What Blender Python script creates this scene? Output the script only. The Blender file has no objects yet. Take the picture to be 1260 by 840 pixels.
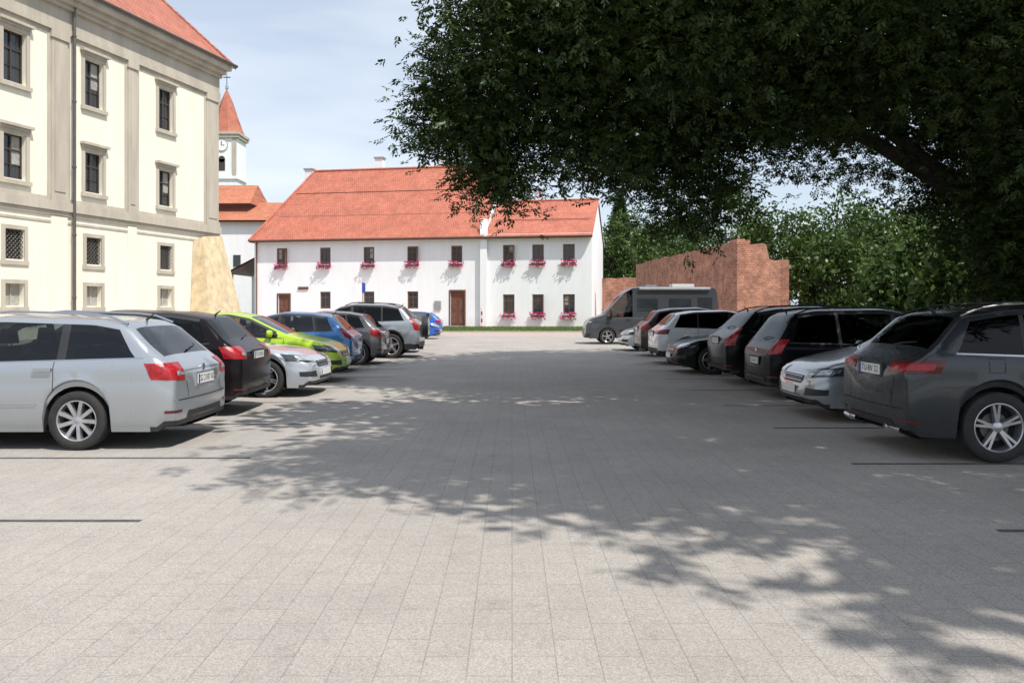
import bpy, bmesh, math, random
import numpy as np
from mathutils import Vector, Matrix
from mathutils.bvhtree import BVHTree
random.seed(7)
RNG = np.random.default_rng(11)
scene = bpy.context.scene
COL = scene.collection

# ------------------------------------------------------------------ materials
def new_mat(name):
    m = bpy.data.materials.new(name); m.use_nodes = True
    nt = m.node_tree
    b = nt.nodes["Principled BSDF"]
    return m, nt, b
def N(nt, typ, **kw):
    n = nt.nodes.new(typ)
    for k, v in kw.items():
        if k in n.inputs: n.inputs[k].default_value = v
        else: setattr(n, k, v)
    return n
def simple(name, col, rough=0.6, metal=0.0, var=0.12, vscale=3.0, bump=0.0, bscale=40.0, coat=0.0, spec=0.5):
    m, nt, b = new_mat(name)
    b.inputs["Roughness"].default_value = rough
    b.inputs["Metallic"].default_value = metal
    b.inputs["Coat Weight"].default_value = coat
    b.inputs["Coat Roughness"].default_value = 0.03
    b.inputs["Specular IOR Level"].default_value = spec
    tc = N(nt, "ShaderNodeTexCoord")
    if var > 0:
        no = N(nt, "ShaderNodeTexNoise", Scale=vscale, Detail=3.0, Roughness=0.6)
        nt.links.new(tc.outputs["Object"], no.inputs["Vector"])
        mr = N(nt, "ShaderNodeMapRange")
        mr.inputs[1].default_value = 0.3; mr.inputs[2].default_value = 0.7
        mr.inputs[3].default_value = 1 - var; mr.inputs[4].default_value = 1 + var
        nt.links.new(no.outputs["Fac"], mr.inputs[0])
        mx = N(nt, "ShaderNodeVectorMath", operation="SCALE")
        mx.inputs[0].default_value = col[:3]
        nt.links.new(mr.outputs[0], mx.inputs["Scale"])
        nt.links.new(mx.outputs[0], b.inputs["Base Color"])
    else:
        b.inputs["Base Color"].default_value = (*col[:3], 1)
    if bump > 0:
        n2 = N(nt, "ShaderNodeTexNoise", Scale=bscale, Detail=3.0)
        nt.links.new(tc.outputs["Object"], n2.inputs["Vector"])
        bp = N(nt, "ShaderNodeBump", Strength=bump, Distance=0.02)
        nt.links.new(n2.outputs["Fac"], bp.inputs["Height"])
        nt.links.new(bp.outputs[0], b.inputs["Normal"])
    return m

def mat_paint(name, col, metal=0.5, rough=0.32, coat=0.9):
    m, nt, b = new_mat(name)
    b.inputs["Metallic"].default_value = metal
    b.inputs["Coat Weight"].default_value = coat
    b.inputs["Coat Roughness"].default_value = 0.04
    tc = N(nt, "ShaderNodeTexCoord")
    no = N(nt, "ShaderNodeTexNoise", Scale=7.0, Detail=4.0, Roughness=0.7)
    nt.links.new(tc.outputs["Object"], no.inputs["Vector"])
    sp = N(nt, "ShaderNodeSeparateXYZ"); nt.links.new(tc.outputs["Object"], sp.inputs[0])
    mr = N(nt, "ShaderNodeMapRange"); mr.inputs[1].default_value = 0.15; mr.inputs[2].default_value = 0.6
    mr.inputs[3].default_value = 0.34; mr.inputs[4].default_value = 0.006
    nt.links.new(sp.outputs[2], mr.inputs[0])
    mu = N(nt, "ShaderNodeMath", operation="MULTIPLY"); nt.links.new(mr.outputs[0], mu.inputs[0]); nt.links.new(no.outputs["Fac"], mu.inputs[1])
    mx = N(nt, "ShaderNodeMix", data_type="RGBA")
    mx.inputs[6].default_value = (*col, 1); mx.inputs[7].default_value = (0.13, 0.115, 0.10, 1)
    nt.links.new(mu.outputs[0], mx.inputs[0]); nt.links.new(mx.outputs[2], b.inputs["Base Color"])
    r2 = N(nt, "ShaderNodeMapRange"); r2.inputs[3].default_value = rough - 0.04; r2.inputs[4].default_value = rough + 0.06
    nt.links.new(no.outputs["Fac"], r2.inputs[0]); nt.links.new(r2.outputs[0], b.inputs["Roughness"])
    if metal < 0.25: b.inputs["Specular IOR Level"].default_value = 0.3
    if max(col) < 0.02:
        b.inputs["IOR"].default_value = 1.28; b.inputs["Specular IOR Level"].default_value = 0.4
    # inner side of the panels is the grey cabin lining
    df = N(nt, "ShaderNodeBsdfDiffuse"); df.inputs[0].default_value = (0.06, 0.06, 0.062, 1)
    ge = N(nt, "ShaderNodeNewGeometry"); ms = N(nt, "ShaderNodeMixShader")
    nt.links.new(ge.outputs["Backfacing"], ms.inputs[0]); nt.links.new(b.outputs[0], ms.inputs[1]); nt.links.new(df.outputs[0], ms.inputs[2])
    nt.links.new(ms.outputs[0], nt.nodes["Material Output"].inputs["Surface"])
    return m

def mat_carglass(name, tint, ior=1.55, k=0.9):
    m = bpy.data.materials.new(name); m.use_nodes = True; nt = m.node_tree; nt.nodes.clear()
    out = N(nt, "ShaderNodeOutputMaterial"); tr = N(nt, "ShaderNodeBsdfTransparent"); tr.inputs[0].default_value = (*tint, 1)
    gl = N(nt, "ShaderNodeBsdfGlossy"); gl.inputs["Roughness"].default_value = 0.015; gl.inputs[0].default_value = (1, 1, 1, 1)
    fr = N(nt, "ShaderNodeFresnel"); fr.inputs[0].default_value = ior
    ma = N(nt, "ShaderNodeMath", operation="MULTIPLY_ADD"); ma.inputs[1].default_value = k; ma.inputs[2].default_value = 0.005
    ms = N(nt, "ShaderNodeMixShader"); L = nt.links.new
    L(fr.outputs[0], ma.inputs[0]); L(ma.outputs[0], ms.inputs[0]); L(tr.outputs[0], ms.inputs[1]); L(gl.outputs[0], ms.inputs[2]); L(ms.outputs[0], out.inputs["Surface"])
    return m

def mat_paving():
    m, nt, b = new_mat("concrete_paving")
    tc = N(nt, "ShaderNodeTexCoord"); sp = N(nt, "ShaderNodeSeparateXYZ"); cb = N(nt, "ShaderNodeCombineXYZ")
    L = nt.links.new
    L(tc.outputs["Object"], sp.inputs[0]); L(sp.outputs[1], cb.inputs[0]); L(sp.outputs[0], cb.inputs[1])
    br = N(nt, "ShaderNodeTexBrick", Scale=1.0)
    br.inputs["Color1"].default_value = (0.345, 0.318, 0.288, 1); br.inputs["Color2"].default_value = (0.36, 0.333, 0.302, 1)
    br.inputs["Mortar"].default_value = (0.262, 0.24, 0.217, 1); br.inputs["Mortar Size"].default_value = 0.0038
    br.inputs["Mortar Smooth"].default_value = 0.5
    br.inputs["Brick Width"].default_value = 0.4; br.inputs["Row Height"].default_value = 0.2
    br.offset = 0.5
    L(cb.outputs[0], br.inputs["Vector"])
    n1 = N(nt, "ShaderNodeTexNoise", Scale=110.0, Detail=2.0, Roughness=0.75); L(tc.outputs["Object"], n1.inputs["Vector"])
    n2 = N(nt, "ShaderNodeTexNoise", Scale=0.5, Detail=5.0, Roughness=0.7); L(tc.outputs["Object"], n2.inputs["Vector"])
    m1 = N(nt, "ShaderNodeMapRange"); m1.inputs[1].default_value = 0.3; m1.inputs[2].default_value = 0.7; m1.inputs[3].default_value = 0.66; m1.inputs[4].default_value = 1.34
    m2 = N(nt, "ShaderNodeMapRange"); m2.inputs[1].default_value = 0.3; m2.inputs[2].default_value = 0.7; m2.inputs[3].default_value = 0.87; m2.inputs[4].default_value = 1.11
    L(n1.outputs["Fac"], m1.inputs[0]); L(n2.outputs["Fac"], m2.inputs[0])
    mm = N(nt, "ShaderNodeMath", operation="MULTIPLY"); L(m1.outputs[0], mm.inputs[0]); L(m2.outputs[0], mm.inputs[1])
    n3 = N(nt, "ShaderNodeTexNoise", Scale=3.5, Detail=5.0, Roughness=0.8); L(tc.outputs["Object"], n3.inputs["Vector"])
    m3 = N(nt, "ShaderNodeMapRange"); m3.inputs[1].default_value = 0.56; m3.inputs[2].default_value = 0.76; m3.inputs[3].default_value = 1.0; m3.inputs[4].default_value = 0.74
    L(n3.outputs["Fac"], m3.inputs[0])
    mm2 = N(nt, "ShaderNodeMath", operation="MULTIPLY"); L(mm.outputs[0], mm2.inputs[0]); L(m3.outputs[0], mm2.inputs[1])
    sc = N(nt, "ShaderNodeVectorMath", operation="SCALE"); L(br.outputs["Color"], sc.inputs[0]); L(mm2.outputs[0], sc.inputs["Scale"])
    L(sc.outputs[0], b.inputs["Base Color"])
    b.inputs["Roughness"].default_value = 0.85
    ad = N(nt, "ShaderNodeMath", operation="MULTIPLY_ADD"); L(br.outputs["Fac"], ad.inputs[0]); ad.inputs[1].default_value = -0.8
    s3 = N(nt, "ShaderNodeMath", operation="MULTIPLY"); L(n1.outputs["Fac"], s3.inputs[0]); s3.inputs[1].default_value = 0.4
    L(s3.outputs[0], ad.inputs[2])
    bp = N(nt, "ShaderNodeBump", Strength=0.35, Distance=0.005); L(ad.outputs[0], bp.inputs["Height"]); L(bp.outputs[0], b.inputs["Normal"])
    return m

def mat_brick():
    m, nt, b = new_mat("old_red_brick"); L = nt.links.new
    tc = N(nt, "ShaderNodeTexCoord"); sp = N(nt, "ShaderNodeSeparateXYZ"); L(tc.outputs["Object"], sp.inputs[0])
    ad = N(nt, "ShaderNodeMath", operation="ADD"); L(sp.outputs[0], ad.inputs[0]); L(sp.outputs[1], ad.inputs[1])
    cb = N(nt, "ShaderNodeCombineXYZ"); L(ad.outputs[0], cb.inputs[0]); L(sp.outputs[2], cb.inputs[1])
    br = N(nt, "ShaderNodeTexBrick", Scale=1.0)
    br.inputs["Color1"].default_value = (0.48, 0.185, 0.105, 1); br.inputs["Color2"].default_value = (0.31, 0.105, 0.06, 1)
    br.inputs["Mortar"].default_value = (0.42, 0.31, 0.25, 1); br.inputs["Mortar Size"].default_value = 0.013
    br.inputs["Brick Width"].default_value = 0.30; br.inputs["Row Height"].default_value = 0.105
    L(cb.outputs[0], br.inputs["Vector"])
    n = N(nt, "ShaderNodeTexNoise", Scale=1.6, Detail=6.0, Roughness=0.75); L(tc.outputs["Object"], n.inputs["Vector"])
    mr = N(nt, "ShaderNodeMapRange"); mr.inputs[1].default_value = 0.35; mr.inputs[2].default_value = 0.65; mr.inputs[3].default_value = 0.55; mr.inputs[4].default_value = 1.3
    L(n.outputs["Fac"], mr.inputs[0])
    sc = N(nt, "ShaderNodeVectorMath", operation="SCALE"); L(br.outputs["Color"], sc.inputs[0]); L(mr.outputs[0], sc.inputs["Scale"])
    L(sc.outputs[0], b.inputs["Base Color"]); b.inputs["Roughness"].default_value = 0.9
    bp = N(nt, "ShaderNodeBump", Strength=0.8, Distance=0.03); L(n.outputs["Fac"], bp.inputs["Height"]); L(bp.outputs[0], b.inputs["Normal"])
    return m

def mat_tiles(name, axis, c1=(0.50, 0.135, 0.075), c2=(0.40, 0.10, 0.055)):
    m, nt, b = new_mat(name); L = nt.links.new
    tc = N(nt, "ShaderNodeTexCoord")
    dt = N(nt, "ShaderNodeVectorMath", operation="DOT_PRODUCT"); dt.inputs[1].default_value = (axis[0], axis[1], 0); L(tc.outputs["Object"], dt.inputs[0])
    sp = N(nt, "ShaderNodeSeparateXYZ"); L(tc.outputs["Object"], sp.inputs[0])
    cb = N(nt, "ShaderNodeCombineXYZ"); L(dt.outputs["Value"], cb.inputs[0]); L(sp.outputs[2], cb.inputs[1])
    br = N(nt, "ShaderNodeTexBrick", Scale=1.0)
    br.inputs["Color1"].default_value = (*c1, 1); br.inputs["Color2"].default_value = (*c2, 1)
    br.inputs["Mortar"].default_value = (c2[0]*.6, c2[1]*.55, c2[2]*.55, 1); br.inputs["Mortar Size"].default_value = 0.014
    br.inputs["Brick Width"].default_value = 0.2; br.inputs["Row Height"].default_value = 0.22
    L(cb.outputs[0], br.inputs["Vector"])
    n = N(nt, "ShaderNodeTexNoise", Scale=0.8, Detail=6.0, Roughness=0.75); L(tc.outputs["Object"], n.inputs["Vector"])
    mr = N(nt, "ShaderNodeMapRange"); mr.inputs[1].default_value = 0.3; mr.inputs[2].default_value = 0.7; mr.inputs[3].default_value = 0.76; mr.inputs[4].default_value = 1.2
    L(n.outputs["Fac"], mr.inputs[0])
    sc = N(nt, "ShaderNodeVectorMath", operation="SCALE"); L(br.outputs["Color"], sc.inputs[0]); L(mr.outputs[0], sc.inputs["Scale"])
    L(sc.outputs[0], b.inputs["Base Color"]); b.inputs["Roughness"].default_value = 0.75
    bp = N(nt, "ShaderNodeBump", Strength=0.5, Distance=0.03); bp.invert = True; L(br.outputs["Fac"], bp.inputs["Height"]); L(bp.outputs[0], b.inputs["Normal"])
    return m

def mat_plaster(name, col, streak=0.12):
    m, nt, b = new_mat(name); L = nt.links.new
    tc = N(nt, "ShaderNodeTexCoord")
    mp = N(nt, "ShaderNodeMapping"); mp.inputs["Scale"].default_value = (1.6, 1.6, 0.28); L(tc.outputs["Object"], mp.inputs[0])
    n = N(nt, "ShaderNodeTexNoise", Scale=1.0, Detail=6.0, Roughness=0.68); L(mp.outputs[0], n.inputs["Vector"])
    mr = N(nt, "ShaderNodeMapRange"); mr.inputs[1].default_value = 0.32; mr.inputs[2].default_value = 0.62; mr.inputs[3].default_value = 1 - streak; mr.inputs[4].default_value = 1.02
    L(n.outputs["Fac"], mr.inputs[0])
    sp = N(nt, "ShaderNodeSeparateXYZ"); L(tc.outputs["Object"], sp.inputs[0])
    g = N(nt, "ShaderNodeMapRange"); g.inputs[1].default_value = 0.0; g.inputs[2].default_value = 1.1; g.inputs[3].default_value = 0.82; g.inputs[4].default_value = 1.0
    L(sp.outputs[2], g.inputs[0])
    mm = N(nt, "ShaderNodeMath", operation="MULTIPLY"); L(mr.outputs[0], mm.inputs[0]); L(g.outputs[0], mm.inputs[1])
    sc = N(nt, "ShaderNodeVectorMath", operation="SCALE"); sc.inputs[0].default_value = col; L(mm.outputs[0], sc.inputs["Scale"])
    L(sc.outputs[0], b.inputs["Base Color"]); b.inputs["Roughness"].default_value = 0.9
    return m

def mat_leaf(name, dark, light, trans=0.0):
    m = bpy.data.materials.new(name); m.use_nodes = True; nt = m.node_tree; L = nt.links.new; nt.nodes.clear()
    out = N(nt, "ShaderNodeOutputMaterial")
    at = N(nt, "ShaderNodeAttribute", attribute_name="tint")
    mx = N(nt, "ShaderNodeMix", data_type="RGBA"); mx.inputs[6].default_value = (*dark, 1); mx.inputs[7].default_value = (*light, 1)
    L(at.outputs["Fac"], mx.inputs[0])
    d = N(nt, "ShaderNodeBsdfDiffuse"); L(mx.outputs[2], d.inputs[0])
    g = N(nt, "ShaderNodeBsdfGlossy"); g.inputs["Roughness"].default_value = 0.45; g.inputs[0].default_value = (.9, 1, .9, 1)
    ms = N(nt, "ShaderNodeMixShader"); ms.inputs[0].default_value = 0.03; L(d.outputs[0], ms.inputs[1]); L(g.outputs[0], ms.inputs[2])
    last = ms
    if trans > 0:
        tr = N(nt, "ShaderNodeBsdfTranslucent")
        sc = N(nt, "ShaderNodeVectorMath", operation="MULTIPLY"); L(mx.outputs[2], sc.inputs[0]); sc.inputs[1].default_value = (1.4, 1.6, 0.6)
        L(sc.outputs[0], tr.inputs["Color"])
        m2 = N(nt, "ShaderNodeMixShader"); m2.inputs[0].default_value = trans
        L(ms.outputs[0], m2.inputs[1]); L(tr.outputs[0], m2.inputs[2]); last = m2
    L(last.outputs[0], out.inputs["Surface"])
    return m

M_GLASS = mat_carglass("car_glass", (0.42, 0.46, 0.45))
M_GLASSD = mat_carglass("tinted_car_glass", (0.10, 0.11, 0.115), 1.42, 0.6)
M_BLK = simple("black_plastic", (0.022, 0.022, 0.024), rough=0.55, var=0.2, bump=0.1, bscale=200)
M_UND = simple("underbody", (0.01, 0.01, 0.01), rough=0.9, var=0)
M_SEAT = simple("seat_fabric", (0.045, 0.045, 0.048), rough=0.9, var=0.2)
M_TYRE = simple("tyre_rubber", (0.025, 0.024, 0.023), rough=0.8, var=0.25, vscale=12, bump=0.2, bscale=60)
M_RIM = simple("alloy", (0.50, 0.50, 0.51), rough=0.3, metal=0.8, var=0.15, vscale=9)
M_CHR = simple("chrome", (0.55, 0.55, 0.57), rough=0.2, metal=1.0, var=0)
M_RED = simple("red_lens", (0.32, 0.008, 0.012), rough=0.3, var=0.35, vscale=22, coat=0.2)
M_REDD = simple("dark_red_lens", (0.10, 0.006, 0.008), rough=0.3, var=0.2, vscale=18, coat=0.2)
M_LENS = simple("clear_lens", (0.42, 0.43, 0.45), rough=0.15, metal=0.4, var=0.45, vscale=16, coat=0.8)
M_LENSD = simple("lamp_housing", (0.05, 0.055, 0.06), rough=0.1, metal=0.3, var=0.3, vscale=14, coat=0.8)
M_PLATE = simple("plate_white", (0.72, 0.72, 0.70), rough=0.4, var=0.05)
M_PBLUE = simple("plate_blue", (0.02, 0.06, 0.35), rough=0.4, var=0)
M_INK = simple("plate_ink", (0.01, 0.01, 0.012), rough=0.5, var=0)

# ------------------------------------------------------------------ helpers
def empty(name, loc=(0, 0, 0), rot=0.0):
    e = bpy.data.objects.new(name, None); COL.objects.link(e)
    e.location = loc; e.rotation_euler = (0, 0, rot); e.empty_display_size = 0.5
    return e
def obj(name, mesh, parent=None):
    o = bpy.data.objects.new(name, mesh); COL.objects.link(o)
    if parent is not None: o.parent = parent
    return o
class MB:
    """mesh collector"""
    def __init__(self): self.v = []; self.f = []; self.m = []; self.mats = []
    def mi(self, mat):
        if mat not in self.mats: self.mats.append(mat)
        return self.mats.index(mat)
    def poly(self, pts, mat):
        i = len(self.v); self.v += [tuple(p) for p in pts]; self.f.append(tuple(range(i, i + len(pts)))); self.m.append(self.mi(mat))
    def hexa(self, P, mat):
        i = len(self.v); self.v += [tuple(p) for p in P]; k = self.mi(mat)
        for f in ((0, 3, 2, 1), (4, 5, 6, 7), (0, 1, 5, 4), (1, 2, 6, 5), (2, 3, 7, 6), (3, 0, 4, 7)):
            self.f.append(tuple(i + a for a in f)); self.m.append(k)
    def box(self, x0, x1, y0, y1, z0, z1, mat):
        self.hexa([(x0, y0, z0), (x1, y0, z0), (x1, y1, z0), (x0, y1, z0), (x0, y0, z1), (x1, y0, z1), (x1, y1, z1), (x0, y1, z1)], mat)
    def cyl(self, p0, p1, r0, r1, mat, n=12):
        p0 = Vector(p0); p1 = Vector(p1); d = (p1 - p0).normalized()
        a = d.orthogonal().normalized(); b = d.cross(a); i = len(self.v); k = self.mi(mat)
        for p, r in ((p0, r0), (p1, r1)):
            for j in range(n):
                t = 2 * math.pi * j / n; self.v.append(tuple(p + (a * math.cos(t) + b * math.sin(t)) * r))
        for j in range(n):
            self.f.append((i + j, i + (j + 1) % n, i + n + (j + 1) % n, i + n + j)); self.m.append(k)
        self.f.append(tuple(i + j for j in reversed(range(n)))); self.m.append(k)
        self.f.append(tuple(i + n + j for j in range(n))); self.m.append(k)
    def tube(self, pts, rad, mat, n=8):
        pts = [Vector(p) for p in pts]; k = self.mi(mat); i0 = len(self.v)
        for q, p in enumerate(pts):
            d = (pts[min(q + 1, len(pts) - 1)] - pts[max(q - 1, 0)]).normalized()
            a = d.cross(Vector((0.31, 0.95, 0.05))).normalized(); b = d.cross(a)
            for j in range(n):
                t = 2 * math.pi * j / n; self.v.append(tuple(p + (a * math.cos(t) + b * math.sin(t)) * rad[q]))
        for q in range(len(pts) - 1):
            for j in range(n):
                a0 = i0 + q * n + j; a1 = i0 + q * n + (j + 1) % n
                self.f.append((a0, a1, a1 + n, a0 + n)); self.m.append(k)
    def build(self, name, parent=None, smooth=False, bevel=0, sharp=None):
        me = bpy.data.meshes.new(name); me.from_pydata(self.v, [], self.f)
        for m in self.mats: me.materials.append(m)
        me.polygons.foreach_set("material_index", self.m)
        if smooth:
            me.polygons.foreach_set("use_smooth", [True] * len(me.polygons))
        bm = bmesh.new(); bm.from_mesh(me)
        bmesh.ops.recalc_face_normals(bm, faces=bm.faces)
        if sharp is not None:
            for e in bm.edges:
                if len(e.link_faces) == 2 and e.calc_face_angle(0) > sharp: e.smooth = False
        bm.to_mesh(me); bm.free(); me.update()
        o = obj(name, me, parent)
        if bevel:
            mod = o.modifiers.new("bevel", "BEVEL"); mod.width = bevel; mod.segments = 2
        return o

class Frame:
    """facade frame: s along wall, z up, d outward"""
    def __init__(self, O, a, n):
        self.O = Vector((O[0], O[1], 0)); self.a = Vector((a[0], a[1], 0)).normalized(); self.n = Vector((n[0], n[1], 0)).normalized()
    def p(self, s, z, d): return self.O + self.a * s + self.n * d + Vector((0, 0, z))
    def box(self, mb, s0, s1, z0, z1, d0, d1, mat):
        p = self.p
        mb.hexa([p(s0, z0, d0), p(s1, z0, d0), p(s1, z0, d1), p(s0, z0, d1), p(s0, z1, d0), p(s1, z1, d0), p(s1, z1, d1), p(s0, z1, d1)], mat)

def wall_with_holes(mb, fr, s0, s1, z0, z1, holes, mat, reveal=0.22):
    ss = sorted(set([s0, s1] + [h[0] for h in holes] + [h[1] for h in holes]))
    zz = sorted(set([z0, z1] + [h[2] for h in holes] + [h[3] for h in holes]))
    for i in range(len(ss) - 1):
        for j in range(len(zz) - 1):
            cs = (ss[i] + ss[i + 1]) / 2; cz = (zz[j] + zz[j + 1]) / 2
            if any(h[0] < cs < h[1] and h[2] < cz < h[3] for h in holes): continue
            mb.poly([fr.p(ss[i], zz[j], 0), fr.p(ss[i + 1], zz[j], 0), fr.p(ss[i + 1], zz[j + 1], 0), fr.p(ss[i], zz[j + 1], 0)], mat)
    for (a, b, c, d) in holes:
        mb.poly([fr.p(a, c, 0), fr.p(a, c, -reveal), fr.p(a, d, -reveal), fr.p(a, d, 0)], mat)
        mb.poly([fr.p(b, c, 0), fr.p(b, d, 0), fr.p(b, d, -reveal), fr.p(b, c, -reveal)], mat)
        mb.poly([fr.p(a, c, 0), fr.p(b, c, 0), fr.p(b, c, -reveal), fr.p(a, c, -reveal)], mat)
        mb.poly([fr.p(a, d, 0), fr.p(a, d, -reveal), fr.p(b, d, -reveal), fr.p(b, d, 0)], mat)

# ------------------------------------------------------------------ world / sun / camera
SEL = math.radians(57)
SUN = Vector((0.72, -0.69, 0)).normalized() * math.cos(SEL) + Vector((0, 0, math.sin(SEL)))
w = bpy.data.worlds.new("World"); scene.world = w; w.use_nodes = True
nt = w.node_tree; bg = nt.nodes["Background"]; L = nt.links.new
sky = N(nt, "ShaderNodeTexSky"); sky.sky_type = 'NISHITA'; sky.sun_disc = False
sky.sun_elevation = SEL; sky.sun_rotation = math.atan2(SUN.x, SUN.y)
sky.air_density = 1.0; sky.dust_density = 1.0; sky.ozone_density = 1.5
tc = N(nt, "ShaderNodeTexCoord")
mp = N(nt, "ShaderNodeMapping"); mp.inputs["Scale"].default_value = (1.0, 1.0, 3.6); mp.inputs["Location"].default_value = (0.3, 0.1, 0.25); L(tc.outputs["Generated"], mp.inputs[0])
cn = N(nt, "ShaderNodeTexNoise", Scale=2.2, Detail=4.0, Roughness=0.5, Distortion=0.3); L(mp.outputs[0], cn.inputs["Vector"])
cr = N(nt, "ShaderNodeMapRange"); cr.inputs[1].default_value = 0.44; cr.inputs[2].default_value = 0.66; cr.inputs[3].default_value = 0.52; cr.inputs[4].default_value = 0.95
L(cn.outputs["Fac"], cr.inputs[0])
mx = N(nt, "ShaderNodeMix", data_type="RGBA"); L(cr.outputs[0], mx.inputs[0]); L(sky.outputs[0], mx.inputs[6]); mx.inputs[7].default_value = (6.5, 7.1, 7.9, 1)
L(mx.outputs[2], bg.inputs["Color"]); bg.inputs["Strength"].default_value = 0.14

sl = bpy.data.lights.new("sun", 'SUN'); sl.energy = 5.0; sl.angle = math.radians(0.53); sl.color = (1.0, 0.955, 0.885)
so = bpy.data.objects.new("sun", sl); COL.objects.link(so); so.rotation_euler = SUN.to_track_quat('Z', 'Y').to_euler(); so.location = (20, -10, 40)

cam = bpy.data.cameras.new("camera"); co = bpy.data.objects.new("camera", cam); COL.objects.link(co)
co.location = (0, 0, 1.6); co.rotation_euler = (math.radians(90), 0, 0)
cam.sensor_width = 36; cam.lens = 29.06; cam.shift_y = -40 / 1260; cam.clip_end = 3000; cam.clip_start = 0.05
scene.camera = co
scene.view_settings.view_transform = 'Standard'

# ------------------------------------------------------------------ ground
M_PAVE = mat_paving()
M_GRASS = simple("grass_material", (0.12, 0.17, 0.04), rough=0.95, var=0.35, vscale=2.0, bump=0.6, bscale=30)
M_SOIL = simple("ground_material", (0.09, 0.115, 0.045), rough=0.95, var=0.3, vscale=0.4, bump=0.3, bscale=10)
M_PINK = simple("pink_paving", (0.41, 0.325, 0.28), rough=0.9, var=0.12, vscale=4, bump=0.1)
M_LINE = simple("dark_stone_line", (0.085, 0.082, 0.082), rough=0.85, var=0.35, vscale=9)
def sheet(name, x0, x1, y0, y1, z, mat):
    mb = MB(); mb.poly([(x0, y0, z), (x1, y0, z), (x1, y1, z), (x0, y1, z)], mat); return mb.build(name)
sheet("ground", -900, 900, -300, 1500, 0, M_SOIL)
sheet("pavement", -40, 14.5, -25, 48, 0.004, M_PAVE)
sheet("path", -40, 30, 48, 78, 0.004, M_PINK)
mb = MB()
mb.box(-6.2, 9.0, 56.3, 56.44, 0.0, 0.09, simple("kerb_stone", (0.4, 0.39, 0.36), rough=0.9)); mb.build("kerb")
def grass_patch(name, x0, x1, y0, y1, n, h=0.09):
    P = np.stack([RNG.uniform(x0, x1, n), RNG.uniform(y0, y1, n), np.full(n, 0.01)], 1)
    a = RNG.uniform(0, math.pi, n); wv = np.stack([np.cos(a), np.sin(a), np.zeros(n)], 1) * 0.03
    t = P + np.stack([RNG.normal(0, .03, n), RNG.normal(0, .03, n), RNG.uniform(.5, 1.2, n) * h], 1)
    V = np.stack([P - wv, P + wv, t], 1).reshape(-1, 3)
    me = bpy.data.meshes.new(name); me.vertices.add(3 * n); me.vertices.foreach_set("co", V.ravel())
    me.loops.add(3 * n); me.loops.foreach_set("vertex_index", np.arange(3 * n)); me.polygons.add(n)
    me.polygons.foreach_set("loop_start", np.arange(n) * 3); me.materials.append(M_GRASS); me.update(); me.validate()
    return me
lawn = sheet("lawn", -6.2, 9.0, 56.44, 69.6, 0.06, M_GRASS)
obj("grass_blades", grass_patch("grass_blades", -6.1, 8.9, 56.5, 69.4, 12000, 0.13), lawn).location.z = 0.05
mb = MB()
for k in range(16):
    y = 6.2 + 2.62 * k
    mb.poly([(-9.0, y, .008), (-2.8, y, .008), (-2.8, y + .06, .008), (-9.0, y + .06, .008)], M_LINE)
    y = 5.92 + 2.57 * k
    if y < 46: mb.poly([(3.5, y, .008), (10, y, .008), (10, y + .06, .008), (3.5, y + .06, .008)], M_LINE)
mb.build("parking_line")

# ------------------------------------------------------------------ castle (left, cream baroque)
M_CREAM = mat_plaster("cream_plaster", (0.84, 0.80, 0.67), 0.08)
M_TAN = mat_plaster("tan_stone_trim", (0.52, 0.465, 0.385), 0.22)
M_SAND = simple("sandstone_buttress", (0.60, 0.48, 0.31), rough=0.9, var=0.22, vscale=2.6, bump=0.5, bscale=9)
M_WOOD = simple("dark_window_frame", (0.06, 0.042, 0.032), rough=0.5)
M_WGL = simple("window_glass", (0.03, 0.035, 0.04), rough=0.06, var=0.3, vscale=1.5, spec=0.7)
M_CURT = simple("curtain", (0.35, 0.34, 0.31), rough=0.8, var=0.2, vscale=6)
M_IRON = simple("iron_grille", (0.02, 0.02, 0.02), rough=0.6)
M_ZINC = simple("zinc_pipe", (0.13, 0.12, 0.11), rough=0.5, metal=0.4)

def casement(frm, mb, s, z0, z1, wd, mat=M_WOOD, d=-0.16, glass=M_WGL, transom=True, fw=0.055, curt=0):
    h = wd / 2
    mb.poly([frm.p(s - h, z0, d - .05), frm.p(s + h, z0, d - .05), frm.p(s + h, z1, d - .05), frm.p(s - h, z1, d - .05)], glass)
    if curt:
        zc = z0 + (z1 - z0) * random.uniform(.3, .6); q = random.choice((-1, 1))
        a, b = (s - h + fw, s - .04) if q < 0 else (s + .04, s + h - fw)
        mb.poly([frm.p(a, zc, d - .047), frm.p(b, zc, d - .047), frm.p(b, z1 - fw, d - .047), frm.p(a, z1 - fw, d - .047)], M_CURT)
    frm.box(mb, s - h, s - h + fw, z0, z1, d - .045, d, mat); frm.box(mb, s + h - fw, s + h, z0, z1, d - .045, d, mat)
    frm.box(mb, s - h + fw, s + h - fw, z0, z0 + fw, d - .045, d - .002, mat); frm.box(mb, s - h + fw, s + h - fw, z1 - fw, z1, d - .045, d - .002, mat)
    frm.box(mb, s - .03, s + .03, z0 + fw, z1 - fw, d - .044, d + .006, mat)
    if transom:
        zt = z0 + (z1 - z0) * .66
        for (a, b) in ((s - h + fw, s - .03), (s + .03, s + h - fw)):
            frm.box(mb, a, b, zt - .03, zt + .03, d - .044, d - .004, mat)
            frm.box(mb, a, b, z0 + (z1 - z0) * .33 - .012, z0 + (z1 - z0) * .33 + .012, d - .044, d - .01, mat)

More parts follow.
